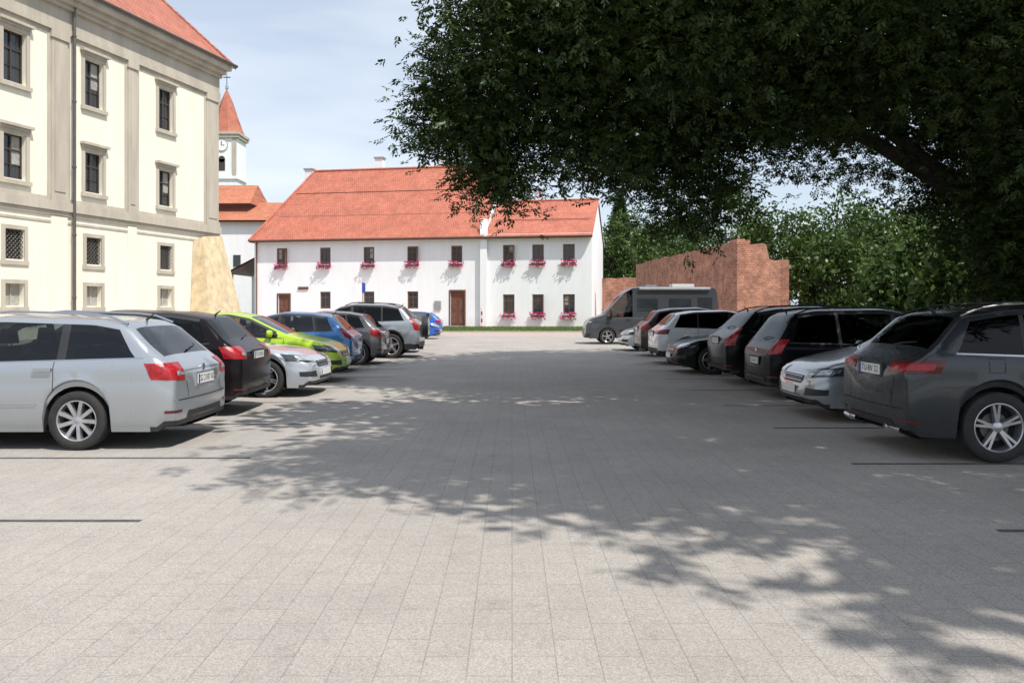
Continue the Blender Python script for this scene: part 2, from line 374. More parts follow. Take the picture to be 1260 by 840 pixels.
castle = empty("castle_building", (0, 0, 0))
ca = Frame((-14.5, 40.8), (-.257, -.966), (.966, -.257))
LEN = 30.0
cols = [3.93, 8.25, 12.0, 16.3, 20.0, 24.3, 28.0]
rowsw = [(9.6, 11.42, .98), (6.2, 7.78, .96), (3.36, 4.42, .82), (1.72, 2.5, .82)]
holes = [(s - wd / 2, s + wd / 2, z0, z1) for s in cols for (z0, z1, wd) in rowsw]
mb = MB(); wall_with_holes(mb, ca, 0, LEN, 0, 13.6, holes, M_CREAM, 0.3)
D = 14.0
p = ca.p
mb.poly([p(0, 0, 0), p(0, 13.6, 0), p(0, 13.6, -D), p(0, 0, -D)], M_CREAM)
mb.poly([p(0, 0, -D), p(0, 13.6, -D), p(LEN, 13.6, -D), p(LEN, 0, -D)], M_CREAM)
mb.poly([p(LEN, 0, 0), p(LEN, 0, -D), p(LEN, 13.6, -D), p(LEN, 13.6, 0)], M_CREAM)
mb.build("walls", castle)
mb = MB()
pil = [(0.06, 1.0), (5.82, 6.36), (9.62, 10.4), (14.0, 14.5), (17.7, 18.5), (22, 22.5), (25.7, 26.5)]
for a, b in pil:
    ca.box(mb, a, b, 5.62, 12.0, 0.003, .07, M_TAN)
    ca.box(mb, a + .13, b - .13, 6.0, 11.6, .07, .10, M_TAN)
    ca.box(mb, a - .05, b + .05, 11.72, 12.0, .004, .13, M_TAN)
    ca.box(mb, a - .04, b + .04, 5.62, 5.85, .004, .12, M_TAN)
    ca.box(mb, a, b, 0.5, 5.08, .003, .045, M_CREAM)
ca.box(mb, -.02, LEN, 12.0, 12.22, .003, .12, M_TAN)
ca.box(mb, -.02, LEN, 12.22, 12.95, .003, .06, M_TAN)
ca.box(mb, -.05, LEN, 12.95, 13.12, .003, .20, M_TAN)
ca.box(mb, -.12, LEN, 13.12, 13.34, .003, .36, M_TAN)
ca.box(mb, -.3, LEN, 13.34, 13.56, .003, .56, M_TAN)
ca.box(mb, -.02, LEN, 5.12, 5.28, .003, .08, M_TAN); ca.box(mb, -.05, LEN, 5.28, 5.62, .003, .16, M_TAN); ca.box(mb, -.04, LEN, 4.82, 4.90, .003, .03, M_TAN)
ca.box(mb, 0, LEN, 0, .5, .003, .09, M_TAN)
edges = [1.0, 5.82, 6.36, 9.62, 10.4, 14.0, 14.5, 17.7, 18.5, 22, 22.5, 25.7]
for i in range(0, 12, 2):
    a, b = edges[i], edges[i + 1]
    ca.box(mb, a, a + .16, 5.62, 12.0, .003, .022, M_TAN); ca.box(mb, b - .16, b, 5.62, 12.0, .003, .022, M_TAN)
    ca.box(mb, a + .16, b - .16, 11.8, 12.0, .003, .02, M_TAN); ca.box(mb, a + .16, b - .16, 5.62, 5.78, .003, .02, M_TAN)
for s in cols:
    for i, (z0, z1, wd) in enumerate(rowsw):
        h = wd / 2; t = .15 if i < 2 else .14
        ca.box(mb, s - h - t, s - h, z0 - .05, z1 + t, .003, .05, M_TAN); ca.box(mb, s + h, s + h + t, z0 - .05, z1 + t, .003, .05, M_TAN)
        ca.box(mb, s - h, s + h, z1, z1 + t, .003, .047, M_TAN)
        ca.box(mb, s - h - t - .04, s + h + t + .04, z0 - .2, z0 - .05, .003, .12 if i < 2 else .06, M_TAN)
        if i < 2:
            ca.box(mb, s - h - t, s + h + t, z1 + t, z1 + t + .10, .003, .10, M_TAN)
            ca.box(mb, s - h - t - .08, s + h + t + .08, z1 + t + .10, z1 + t + .2, .003, .2, M_TAN)
mb.build("stone_trim", castle)
mb = MB()
for k, s in enumerate(cols):
    for i, (z0, z1, wd) in enumerate(rowsw):
        if i < 2: casement(ca, mb, s, z0, z1, wd, curt=(k + i) % 2)
        elif i == 2:
            casement(ca, mb, s, z0, z1, wd, transom=False)
            nn = 6
            for q in range(-nn, nn + 1):
                for sg in (1, -1):
                    h = wd / 2
                    c = s + q * wd / 5
                    zm = (z0 + z1) / 2
                    za = max(z0, zm + min(((s - h) - c) * sg, ((s + h) - c) * sg)); zb = min(z1, zm + max(((s - h) - c) * sg, ((s + h) - c) * sg))
                    if zb - za > .05:
                        mb.cyl(p(c + sg * (za - zm), za, -.06 + .012 * sg), p(c + sg * (zb - zm), zb, -.06 + .012 * sg), .013, .013, M_ZINC, 5)
        else:
            mb.poly([p(s - wd / 2, z0, -.2), p(s + wd / 2, z0, -.2), p(s + wd / 2, z1, -.2), p(s - wd / 2, z1, -.2)], M_CURT)
            ca.box(mb, s - .02, s + .02, z0, z1, -.19, -.16, M_TAN)
mb.build("windows", castle)
mb = MB()
mb.cyl(p(9.42, 0.2, .17), p(9.42, 13.3, .17), .065, .065, M_ZINC, 10)
for z in (2, 4.4, 7, 9.5, 12): mb.cyl(p(9.42, z, .17), p(9.42, z + .06, .17), .085, .085, M_ZINC, 10)
mb.tube([p(-.6, 13.66, .66), p(LEN + .2, 13.66, .66)], [.075, .075], M_ZINC, 8)
mb.build("downpipe", castle)
mb = MB()
M_TILEC = mat_tiles("castle_roof_tiles", (-.257, -.966), (0.46, 0.17, 0.11), (0.38, 0.13, 0.085))
ov = .62; zr = 22.2
A = p(-ov, 13.58, ov); B = p(LEN + ov, 13.58, ov); C2 = p(LEN + ov, 13.58, -D - ov); D2 = p(-ov, 13.58, -D - ov)
R1 = p(7, zr, -7); R2 = p(LEN - 7, zr, -7)
for q in ([A, B, R2, R1], [C2, D2, R1, R2], [D2, A, R1], [B, C2, R2]): mb.poly(q, M_TILEC)
mb.poly([A, D2, C2, B], M_TAN)
mb.tube([A, R1], [.09, .09], M_TILEC, 6)
mb.build("roof", castle)
mb = MB()
def wedge(mb, mat, s0, s1, z1, out, side):
    b0 = p(s1, 0, .02); b1 = p(s1, 0, out); b2 = p(s0 - side, 0, out * .9); b3 = p(s0 - side, 0, -1.2)
    t0 = p(s1 - .3, z1 * .92, .02); t1 = p(s1 - .9, z1 * .97, .13); t2 = p(s0 - .06, z1, .16); t3 = p(s0 - .06, z1, -1.0)
    mb.hexa([b0, b1, b2, b3, t0, t1, t2, t3], mat)
wedge(mb, M_SAND, 0, 2.3, 5.2, 1.25, .9)
mb.build("buttress", castle)

# ------------------------------------------------------------------ white long house
M_WHITE = mat_plaster("white_plaster", (0.86, 0.865, 0.88), 0.05)
M_BROWN = simple("brown_wood", (0.15, 0.07, 0.045), rough=0.5, var=0.2)
M_DOOR = simple("door_wood", (0.16, 0.05, 0.028), rough=0.45, var=0.25, vscale=5)
M_GREYT = simple("grey_metal", (0.3, 0.3, 0.31), rough=0.5)
M_PETAL = simple("geranium_petals", (0.62, 0.035, 0.22), rough=0.6, var=0.5, vscale=9)
M_GLEAF = simple("geranium_leaves", (0.05, 0.10, 0.025), rough=0.6, var=0.4, vscale=9)
house = empty("white_house")
hf = Frame((6.75, 70.0), (-.982, .187), (-.187, -.982))
p = hf.p
HL = 30.9; DV = 9.32
M_TILEH = mat_tiles("house_roof_tiles", (-.982, .187), (0.50, 0.165, 0.105), (0.42, 0.13, 0.08))
up = [28.2, 24.0, 19.86, 15.79, 11.79, 7.16, 4.60, 1.94]
holes = [(s - .5, s + .5, 5.62, 7.12) for s in up]
holes += [(s - .5, s + .5, 1.62, 3.15) for s in (24.0, 19.86, 15.79)] + [(s - .5, s + .5, 1.15, 2.85) for s in (7.16, 4.60, 1.94)]
holes += [(27.45, 28.55, 0.05, 2.9), (11.1, 12.35, 0.05, 3.15)]
EZ = 8.1
mb = MB(); wall_with_holes(mb, hf, 0, HL, 0, EZ, holes, M_WHITE, .28)
DL, DR = 16.0, 12.0
zL, zR = 15.4, 11.6
mb.poly([p(0, 0, 0), p(0, 0, -DR), p(0, EZ, -DR), p(0, zR - .12, -DR / 2), p(0, EZ, 0)], M_WHITE)
mb.poly([p(HL, 0, 0), p(HL, EZ, 0), p(HL, EZ, -DL), p(HL, 0, -DL)], M_WHITE)
mb.poly([p(0, 0, -DR), p(DV, 0, -DR), p(DV, EZ, -DR), p(0, EZ, -DR)], M_WHITE)
mb.poly([p(DV, 0, -DL), p(HL, 0, -DL), p(HL, EZ, -DL), p(DV, EZ, -DL)], M_WHITE)
mb.poly([p(DV, EZ, 0), p(DV, zL - .15, -DL / 2), p(DV, EZ, -DL), p(DV, 0, -DL), p(DV, 0, 0)], M_WHITE)
mb.hexa([p(DV - .3, 0, .35), p(DV + .3, 0, .35), p(DV + .3, 0, .004), p(DV - .3, 0, .004), p(DV - .3, 8.2, .35), p(DV + .3, 8.2, .35), p(DV + .3, 9.4, .004), p(DV - .3, 9.4, .004)], M_WHITE)
hf.box(mb, -.0, HL, EZ - .28, EZ - .05, .004, .14, M_WHITE)
mb.build("walls", house)
mb = MB()
o = .55
sl1 = (zL - EZ) / (DL / 2); sl2 = (zR - EZ) / (DR / 2)
a0, a1 = DV - .1, HL + .25
eF = EZ - o * sl1 * .6
A = p(a0, eF, o); B = p(a1, eF, o); R1 = p(a0, zL, -DL / 2); R2 = p(HL - 2.3, zL, -DL / 2); C2 = p(a1, eF, -DL - o); D2 = p(a0, eF, -DL - o)
th = Vector((0, 0, -.16))
for q in ([A, B, R2, R1], [C2, D2, R1, R2], [B, C2, R2]):
    mb.poly(q, M_TILEH); mb.poly([v + th for v in reversed(q)], M_BROWN)
mb.poly([A, A + th, B + th, B], M_BROWN); mb.poly([B, B + th, C2 + th, C2], M_BROWN)
mb.poly([A, R1, R1 + th, A + th], M_WHITE)
eF2 = EZ - o * sl2
A = p(-.12, eF2, o); B = p(DV - .1, eF2, o); R1 = p(-.12, zR, -DR / 2); R2 = p(DV - .1, zR, -DR / 2); C2 = p(-.12, eF2, -DR - o); D2 = p(DV - .1, eF2, -DR - o)
for q in ([A, R1, R2, B], [C2, D2, R2, R1]):
    mb.poly(q, M_TILEH); mb.poly([v + th for v in reversed(q)], M_BROWN)
mb.poly([A, A + th, B + th, B], M_BROWN); mb.poly([A, R1, R1 + th, A + th], M_WHITE); mb.poly([C2, R1, R1 + th, C2 + th], M_WHITE)
mb.tube([p(a0, zL + .04, -DL / 2), p(HL - 2.3, zL + .04, -DL / 2)], [.13, .13], M_TILEH, 8)
mb.tube([p(HL - 2.3, zL + .04, -DL / 2), p(a1, eF + .04, o)], [.11, .11], M_TILEH, 8)
mb.tube([p(-.12, zR + .04, -DR / 2), p(DV, zR + .04, -DR / 2)], [.12, .12], M_TILEH, 8)
mb.build("roof", house)
mb = MB()
for dd in (2.2, 5.0):
    z = EZ + dd * sl1 + .12
    mb.tube([p(DV + .5, z, -dd), p(HL - 1.0 - dd * .15, z, -dd)], [.035, .035], M_BROWN, 5)
z = EZ + 2.2 * sl2 + .12
mb.tube([p(.4, z, -2.2), p(DV - .6, z, -2.2)], [.03, .03], M_BROWN, 5)
mb.tube([p(-.1, eF2 - .02, o + .07), p(DV, eF2 - .02, o + .07)], [.08, .08], M_BROWN, 8)
mb.tube([p(DV, eF - .02, o + .07), p(HL + .3, eF - .02, o + .07)], [.08, .08], M_BROWN, 8)
mb.cyl(p(DV + .42, .1, .1), p(DV + .42, EZ - .3, .1), .05, .05, M_WHITE, 8)
mb.cyl(p(HL - .25, .1, .1), p(HL - .25, EZ - .3, .1), .06, .06, M_BROWN, 8)
mb.build("gutters", house)
mb = MB()
for k, s in enumerate(up): casement(hf, mb, s, 5.62, 7.12, 1.0, M_BROWN, -.1, fw=.13, curt=(k in (0, 2, 5)))
for s in (24.0, 19.86, 15.79): casement(hf, mb, s, 1.62, 3.15, 1.0, M_BROWN, -.1, fw=.13)
for s in (7.16, 4.6, 1.94): casement(hf, mb, s, 1.15, 2.85, 1.0, M_BROWN, -.1, fw=.13, curt=(s < 2))
for s in up: hf.box(mb, s - .62, s + .62, 5.54, 5.62, -.05, .1, M_WHITE)
for s, z0, z1 in ((28.2, 5.62, 7.12), (15.79, 5.62, 7.12), (4.6, 1.15, 2.85), (7.16, 5.62, 7.12)):
    hf.box(mb, s - .50, s - .46, z0 + .05, z1 - .05, -.05, .34, M_BROWN)
mb.build("windows", house)
mb = MB()
for (a, b, c, d) in ((27.45, 28.55, .05, 2.9), (11.1, 12.35, .05, 3.15)):
    hf.box(mb, a, b, c, d, -.22, -.14, M_DOOR)
    for k in range(2):
        for z in (0.35, 1.5):
            w2 = (b - a) / 2
            hf.box(mb, a + w2 * k + .1, a + w2 * (k + 1) - .1, z, z + .95, -.14, -.115, M_BROWN)
    hf.box(mb, a - .12, a, c, d + .12, .003, .05, M_BROWN); hf.box(mb, b, b + .12, c, d + .12, .003, .05, M_BROWN); hf.box(mb, a, b, d, d + .12, .003, .05, M_BROWN)
    hf.box(mb, a - .3, b + .3, 0.0, .14, .01, .8, M_GREYT)
mb.build("doors", house)
mb = MB()
for s, z0, z1 in ((29.5, 13.2, 15.7), (22.0, 14.6, 16.6), (15.5, 14.8, 16.4), (5.5, 11, 12.6)):
    dd = -DL / 2 - .8 if s > DV else -DR / 2 - .6
    hf.box(mb, s - .4, s + .4, z0 - 1, z1, dd - .35, dd + .35, M_WHITE); hf.box(mb, s - .5, s + .5, z1, z1 + .14, dd - .45, dd + .45, M_GREYT)
mb.build("chimneys", house)
fb = MB()
def flowers(s, z):
    hf.box(fb, s - .55, s + .55, z - .02, z + .16, .12, .32, M_BROWN)
    for k in range(150):
        c = p(s + random.uniform(-.68, .68), z + random.uniform(-.22, .42), random.uniform(.1, .5))
        r = random.uniform(.04, .085); t = random.random() < .72
        a = Vector((random.gauss(0, 1), random.gauss(0, 1), random.gauss(0, 1))).normalized(); b = a.orthogonal().normalized() * r; c3 = a.cross(b)
        fb.poly([c + b, c + c3, c - b, c - c3], M_PETAL if t else M_GLEAF)
for s in up: flowers(s, 5.38)
for s in (7.16, 4.6, 1.94): flowers(s, .92)
fb.build("flower_boxes", house)
sb = empty("notice_board"); mb = MB(); hf.box(mb, 13.2, 13.8, 1.5, 2.3, .05, .09, M_GREYT); hf.box(mb, 25.6, 26.6, 3.35, 3.6, .05, .09, M_BROWN); mb.build("board", sb)

# ------------------------------------------------------------------ background annex, church
annex = empty("annex_house")
mb = MB()
M_TILEA = mat_tiles("annex_roof_tiles", (1, 0), (0.52, 0.19, 0.10), (0.43, 0.15, 0.08))
mb.box(-38, -27.6, 92, 104, 0, 11.6, M_WHITE)
mb.build("walls", annex)
mb = MB()
for q in ([(-39, 91.4, 11.4), (-25.8, 91.4, 11.4), (-25.8, 98, 14.2), (-39, 98, 14.2)], [(-39, 104.6, 11.4), (-39, 98, 14.2), (-25.8, 98, 14.2), (-25.8, 104.6, 11.4)]):
    mb.poly(q, M_TILEA); mb.poly([(a, b, c - .2) for a, b, c in q][::-1], M_BROWN)
for q in ([(-39, 94.0, 13.6), (-29.8, 94.0, 13.6), (-30.4, 99, 16.4), (-39, 99, 16.4)], [(-29.8, 94.0, 13.6), (-29.8, 103, 13.6), (-30.4, 99, 16.4)]):
    mb.poly(q, M_TILEA)
mb.build("roof", annex)
mb = MB(); mb.box(-28.6, -28.2, 91.93, 92.0, 6.3, 7.4, M_WGL); mb.box(-31, -30.2, 91.93, 92.0, 6.3, 7.6, M_WGL); mb.build("windows", annex)
shed = empty("lean_to_shed"); mb = MB()
for q in ([(-27.6, 80, 5.0), (-23.8, 80, 7.0), (-23.8, 88, 7.0), (-27.6, 88, 5.0)],): mb.poly(q, M_BROWN); mb.poly([(a, b, c + .18) for a, b, c in q][::-1], M_TILEA)
mb.box(-27.4, -24.0, 87, 87.3, 0, 5.0, M_WHITE)
for x in (-27.3, -24.2): mb.box(x, x + .2, 80.2, 80.4, 0, 5.0 if x < -26 else 6.6, M_BROWN)
mb.build("shed_roof", shed)

tower = empty("church_tower")
M_SPIRE = mat_tiles("spire_tiles", (1, 0), (0.50, 0.17, 0.11), (0.42, 0.14, 0.085))
cx, cy, hw = -48.3, 140.0, 2.45
mb = MB()
mb.box(cx - hw, cx + hw, cy - hw, cy + hw, 0, 30.4, M_WHITE)
for z, e in ((23.2, .25), (30.1, .35), (30.6, .5)): mb.box(cx - hw - e, cx + hw + e, cy - hw - e, cy + hw + e, z, z + .45, M_WHITE if z < 30 else M_TAN)
for sx in (-1, 1): mb.box(cx + sx * (hw - .35) - .35, cx + sx * (hw - .35) + .35, cy - hw - .12, cy - hw - .003, 23.66, 30.08, M_TAN)
mb.build("walls", tower)
mb = MB()
prof = [(3.0, 31.0), (2.5, 32.2), (1.75, 34.3), (1.0, 36.6), (.12, 38.6)]
for k in range(len(prof) - 1):
    for j in range(8):
        a0_ = math.pi / 8 + j * math.pi / 4; a1_ = a0_ + math.pi / 4
        (r0, z0), (r1, z1) = prof[k], prof[k + 1]
        mb.poly([(cx + r0 * math.cos(a0_), cy + r0 * math.sin(a0_), z0), (cx + r0 * math.cos(a1_), cy + r0 * math.sin(a1_), z0), (cx + r1 * math.cos(a1_), cy + r1 * math.sin(a1_), z1), (cx + r1 * math.cos(a0_), cy + r1 * math.sin(a0_), z1)], M_SPIRE)
mb.build("spire", tower)
mb = MB()
mb.cyl((cx, cy, 38.4), (cx, cy, 42), .07, .05, M_IRON, 6); mb.box(cx - .6, cx + .6, cy - .05, cy + .05, 40.7, 40.85, M_IRON); mb.cyl((cx, cy, 38.8), (cx, cy, 39.3), .28, .28, M_CHR, 10)
mb.build("cross", tower)
mb = MB()
mb.cyl((cx, cy - hw - .01, 28.8), (cx, cy - hw - .12, 28.8), 1.05, 1.05, M_TAN, 28); mb.cyl((cx, cy - hw - .12, 28.8), (cx, cy - hw - .16, 28.8), .9, .9, M_WHITE, 28)
mb.box(cx - .05, cx + .05, cy - hw - .2, cy - hw - .165, 28.8, 29.5, M_IRON); mb.box(cx, cx + .5, cy - hw - .2, cy - hw - .165, 28.77, 28.85, M_IRON)
mb.build("clock_face", tower)
mb = MB()
mb.box(cx - .55, cx + .55, cy - hw - .06, cy - hw - .003, 24.6, 26.5, M_WOOD); mb.cyl((cx, cy - hw - .003, 26.5), (cx, cy - hw - .06, 26.5), .55, .55, M_WOOD, 20)
mb.build("belfry_window", tower)

# ------------------------------------------------------------------ brick walls (right)
M_BRICK = mat_brick()
def ragged_wall(name, x0, y0, x1, y1, ztops, thick, seg=0.6):
    n = max(2, int(math.hypot(x1 - x0, y1 - y0) / seg)); mb = MB()
    d = Vector((x1 - x0, y1 - y0, 0)); dn = Vector((-d.y, d.x, 0)).normalized() * thick
    zz = [np.interp(i / n, [a for a, _ in ztops], [b for _, b in ztops]) + random.uniform(-.06, .06) for i in range(n + 1)]
    for i in range(n):
        a = Vector((x0, y0, 0)) + d * (i / n); b = Vector((x0, y0, 0)) + d * ((i + 1) / n)
        za = zz[i]; zb = zz[i + 1]
        mb.poly([a, b, b + Vector((0, 0, zb)), a + Vector((0, 0, za))], M_BRICK)
        mb.poly([a + dn, a + dn + Vector((0, 0, za)), b + dn + Vector((0, 0, zb)), b + dn], M_BRICK)
        mb.poly([a + Vector((0, 0, za)), b + Vector((0, 0, zb)), b + dn + Vector((0, 0, zb)), a + dn + Vector((0, 0, za))], M_BRICK)
    for q, z in ((Vector((x0, y0, 0)), zz[0]), (Vector((x1, y1, 0)), zz[-1])):
        mb.poly([q, q + dn, q + dn + Vector((0, 0, z)), q + Vector((0, 0, z))], M_BRICK)
    return mb.build(name)
ragged_wall("brick_wall", 11.9, 44.0, 9.9, 66.0, [(0, 5.25), (.05, 5.2), (.5, 5.2), (1, 5.15)], -.8)
ragged_wall("brick_wall", 11.905, 43.7, 14.4, 44.4, [(0, 5.3), (.18, 5.35), (.22, 4.9), (.42, 4.9), (.46, 5.15), (.7, 5.0), (.75, 4.3), (1, 4.1)], .8, .2)
ragged_wall("brick_wall", 14.3, 44.5, 15.4, 58.0, [(0, 4.2), (1, 4.1)], -.6)
ragged_wall("brick_wall", 7.9, 72.5, 13.0, 71.5, [(0, 4.3), (1, 4.3)], .6)

# ------------------------------------------------------------------ foliage
def leaf_mesh(name, base, dirs, side, ln, wd, tint, mat):
    n = len(base)
    mid = base + dirs * (ln * .45)[:, None]
    V = np.stack([base, mid + side * (wd * .5)[:, None], base + dirs * ln[:, None], mid - side * (wd * .5)[:, None]], 1).reshape(-1, 3).astype(np.float32)
    me = bpy.data.meshes.new(name); me.vertices.add(4 * n); me.vertices.foreach_set("co", V.ravel())
    me.loops.add(4 * n); me.loops.foreach_set("vertex_index", np.arange(4 * n, dtype=np.int32)); me.polygons.add(n)
    me.polygons.foreach_set("loop_start", (np.arange(n) * 4).astype(np.int32))
    at = me.attributes.new("tint", 'FLOAT', 'POINT'); at.data.foreach_set("value", np.repeat(tint, 4).astype(np.float32))
    me.materials.append(mat); me.update(); me.validate()
    return me
def unit(a): return a / np.maximum(np.linalg.norm(a, axis=1, keepdims=True), 1e-6)
def sprigs(name, P, tint, mat, ln=.3, leaf=(.12, .045), pairs=4, droop=.5, extra=None):
    n = len(P)
    d = RNG.normal(0, 1, (n, 3)); d[:, 2] = d[:, 2] * .35 - droop
    d = unit(d)
    s = unit(np.cross(d, np.tile([0., 0., 1.], (n, 1)) + RNG.normal(0, .35, (n, 3))))
    B = []; Dd = []; S = []; LN = []; WD = []; T = []
    Ls = ln * RNG.uniform(.7, 1.25, n)
    for k in range(pairs):
        f = .25 + .7 * k / pairs
        for sg in (1, -1):
            b = P + d * (Ls * f)[:, None]
            dd = unit(d * .55 + s * sg * .85 + RNG.normal(0, .18, (n, 3)) + np.array([0, 0, -.25]))
            ss = unit(np.cross(dd, np.cross(d, s) + RNG.normal(0, .3, (n, 3))))
            B.append(b); Dd.append(dd); S.append(ss); LN.append(leaf[0] * RNG.uniform(.75, 1.2, n)); WD.append(leaf[1] * RNG.uniform(.8, 1.2, n)); T.append(np.clip(tint + RNG.normal(0, .1, n), 0, 1))
    b = P + d * (Ls * .95)[:, None]; B.append(b); Dd.append(d); S.append(s); LN.append(np.full(n, leaf[0])); WD.append(np.full(n, leaf[1])); T.append(np.clip(tint, 0, 1))
    if extra is not None:  # oversized filler leaves, added to block sun through the crown
        P2 = extra; m = len(P2); d2 = RNG.normal(0, 1, (m, 3)); d2[:, 2] *= .4; d2 = unit(d2)
        s2 = unit(np.cross(d2, np.tile([0., 0., 1.], (m, 1)) + RNG.normal(0, .4, (m, 3))))
        B.append(P2); Dd.append(d2); S.append(s2); LN.append(RNG.uniform(.3, .5, m)); WD.append(RNG.uniform(.16, .28, m)); T.append(RNG.uniform(0, .8, m))
    return leaf_mesh(name, np.concatenate(B), np.concatenate(Dd), np.concatenate(S), np.concatenate(LN), np.concatenate(WD), np.concatenate(T), mat)
def ell_clumps(c, r, n, shell=.35, thr=.42):
    q = RNG.normal(0, 1, (n * 3, 3)); q = unit(q); rad = RNG.uniform(shell ** 3, 1, n * 3) ** (1 / 3)
    pts = q * rad[:, None]
    nz = np.sin(pts[:, 0] * 5.1 + 1.3) * np.sin(pts[:, 1] * 4.7 + .4) * np.sin(pts[:, 2] * 4.3 + 2.0)
    pts = pts[nz < thr][:n]
    return np.array(c) + pts * np.array(r)
def clumps_to_points(C, per, spread, flat=.6):
    n = len(C); P = np.repeat(C, per, 0) + RNG.normal(0, 1, (n * per, 3)) * np.array([spread, spread, spread * flat])
    t = np.repeat(RNG.uniform(.1, .9, n), per)
    return P, t

M_BARK = simple("bark", (0.04, 0.034, 0.027), rough=0.95, var=0.35, vscale=5, bump=0.9, bscale=14)
M_LEAFA = mat_leaf("ash_leaves", (0.018, 0.034, 0.009), (0.062, 0.098, 0.024), 0.0)
M_LEAFB = mat_leaf("park_leaves", (0.030, 0.058, 0.015), (0.088, 0.135, 0.034), 0.15)
M_LEAFC = mat_leaf("conifer_needles", (0.026, 0.052, 0.020), (0.062, 0.10, 0.040), 0.0)

def limbs(mb, base, top, targets, r0):
    base = Vector(base); top = Vector(top)
    pts = [base + (top - base) * t + Vector((random.uniform(-.1, .1), random.uniform(-.1, .1), 0)) for t in (0, .06, .3, .6, 1)]
    mb.tube(pts, [r0 * 1.5, r0 * 1.1, r0 * .95, r0 * .85, r0 * .6], M_BARK, 12)
    for tg in targets:
        tg = Vector(tg); st = base + (top - base) * random.uniform(.45, .98)
        m1 = st.lerp(tg, .35) + Vector((0, 0, (tg - st).length * .14)); m2 = st.lerp(tg, .7) + Vector((0, 0, (tg - st).length * .1))
        path = [st, m1, m2, tg]; rr = r0 * random.uniform(.28, .45)
        mb.tube(path, [rr, rr * .7, rr * .42, rr * .12], M_BARK, 7)
        for k in range(5):
            a = path[1].lerp(path[3], random.uniform(0, .9)); e = a + Vector((random.uniform(-2, 2), random.uniform(-2, 2), random.uniform(-1.0, 1.2)))
            mb.tube([a, a.lerp(e, .5) + Vector((0, 0, .2)), e], [rr * .3, rr * .2, rr * .05], M_BARK, 5)

# main ash tree
ash = empty("ash_tree")
ells = [((10.5, 18.5, 9.8), (9.6, 9.8, 5.6), 1300, .45, .6), ((3.0, 17.2, 7.4), (4.4, 4.0, 3.1), 480, .3, .7), ((0.4, 16.8, 6.6), (2.3, 2.3, 1.8), 260, .1, .7),
        ((-.9, 16.8, 5.4), (1.1, 1.4, .8), 90, 0, 1), ((-.3, 17, 4.35), (.7, .9, .6), 40, 0, 1), ((3.9, 17.2, 4.1), (.9, 1.2, 1.0), 60, 0, 1), ((2.2, 17, 5.0), (1.7, 1.5, .9), 110, 0, 1),
        ((11.8, 18.9, 5.2), (2.5, 2.8, 3.4), 460, .1, 1), ((11.8, 17.6, 2.9), (1.9, 1.0, 2.2), 240, 0, 1), ((5.6, 18, 6.0), (2.6, 2.5, 1.1), 150, 0, .8), ((9.0, 15.0, 6.3), (3.0, 2.0, 1.1), 140, 0, .8),
        ((4.0, 14.0, 7.0), (3.5, 2.5, 1.6), 200, 0, .8), ((10.4, 13.5, 4.6), (1.8, 1.2, 1.2), 70, 0, .8)]
C = np.concatenate([ell_clumps(c, r, n, sh, th_) for c, r, n, sh, th_ in ells])
P, T = clumps_to_points(C, 20, .38)
Cx = np.concatenate([ell_clumps((9.6, 18.2, 10.6), (9.0, 8.8, 3.8), 620, 0, .55), ell_clumps((3.2, 17.4, 8.0), (3.8, 3.2, 1.9), 130, 0, .6), ell_clumps((9.5, 20.0, 8.2), (8.0, 7.0, 2.4), 330, 0, .7)])  # coarse leaves added high inside the crown to block sun and close gaps
PX, _ = clumps_to_points(Cx, 22, .5)
obj("foliage", sprigs("foliage", P, T, M_LEAFA, .29, (.115, .043), 4, .35, PX), ash)
mb = MB()
limbs(mb, (11.6, 19.2, 0), (11.0, 18.8, 7.5), [(0, 16.8, 6.4), (-.5, 17, 5.0), (3.5, 17.2, 5.0), (3.5, 14, 8), (7, 12, 8), (12, 11, 9), (16, 16, 10), (16, 23, 10), (10, 26, 10), (5, 23, 9), (8, 18, 13), (12, 20, 13), (6.5, 17.5, 6.0), (8.8, 15, 5.8)], .62)
mb.build("trunk", ash, smooth=True)
# near ash tree (above / right of the frame; throws the foreground shade)
ash2 = empty("ash_tree")
C = np.concatenate([ell_clumps((8.4, 5.0, 9.4), (6.4, 4.4, 2.6), 300, .2, .25), ell_clumps((3.4, 4.8, 8.8), (1.8, 1.7, 1.2), 32, 0, .5), ell_clumps((8.7, .3, 9.3), (2.3, 1.3, 1.0), 34, 0, .4)])
P, T = clumps_to_points(C, 14, .48)
Cx = np.concatenate([ell_clumps((8.4, 6.0, 9.8), (5.8, 4.6, 2.0), 150, 0, .16), ell_clumps((5.6, 8.2, 9.6), (4.8, 2.4, 1.6), 140, 0, .4), ell_clumps((5.4, 3.9, 9.6), (2.4, 1.6, 1.2), 52, 0, .3), ell_clumps((8.7, .4, 9.5), (2.2, 1.1, .8), 34, 0, .3)])  # unseen coarse leaves added to make the foreground shade more solid
PX, _ = clumps_to_points(Cx, 24, .45)
obj("foliage", sprigs("foliage", P, T, M_LEAFA, .4, (.19, .07), 4, .35, PX), ash2)
mb = MB()
limbs(mb, (13.0, 5.5, 0), (11.5, 6, 8.0), [(4, 5, 9), (5.4, 4, 9.5), (6, 8.5, 9.5), (9, 9, 10), (9, 0.8, 9.4), (14, 7, 11), (8, 7, 11)], .42)
mb.build("trunk", ash2, smooth=True)

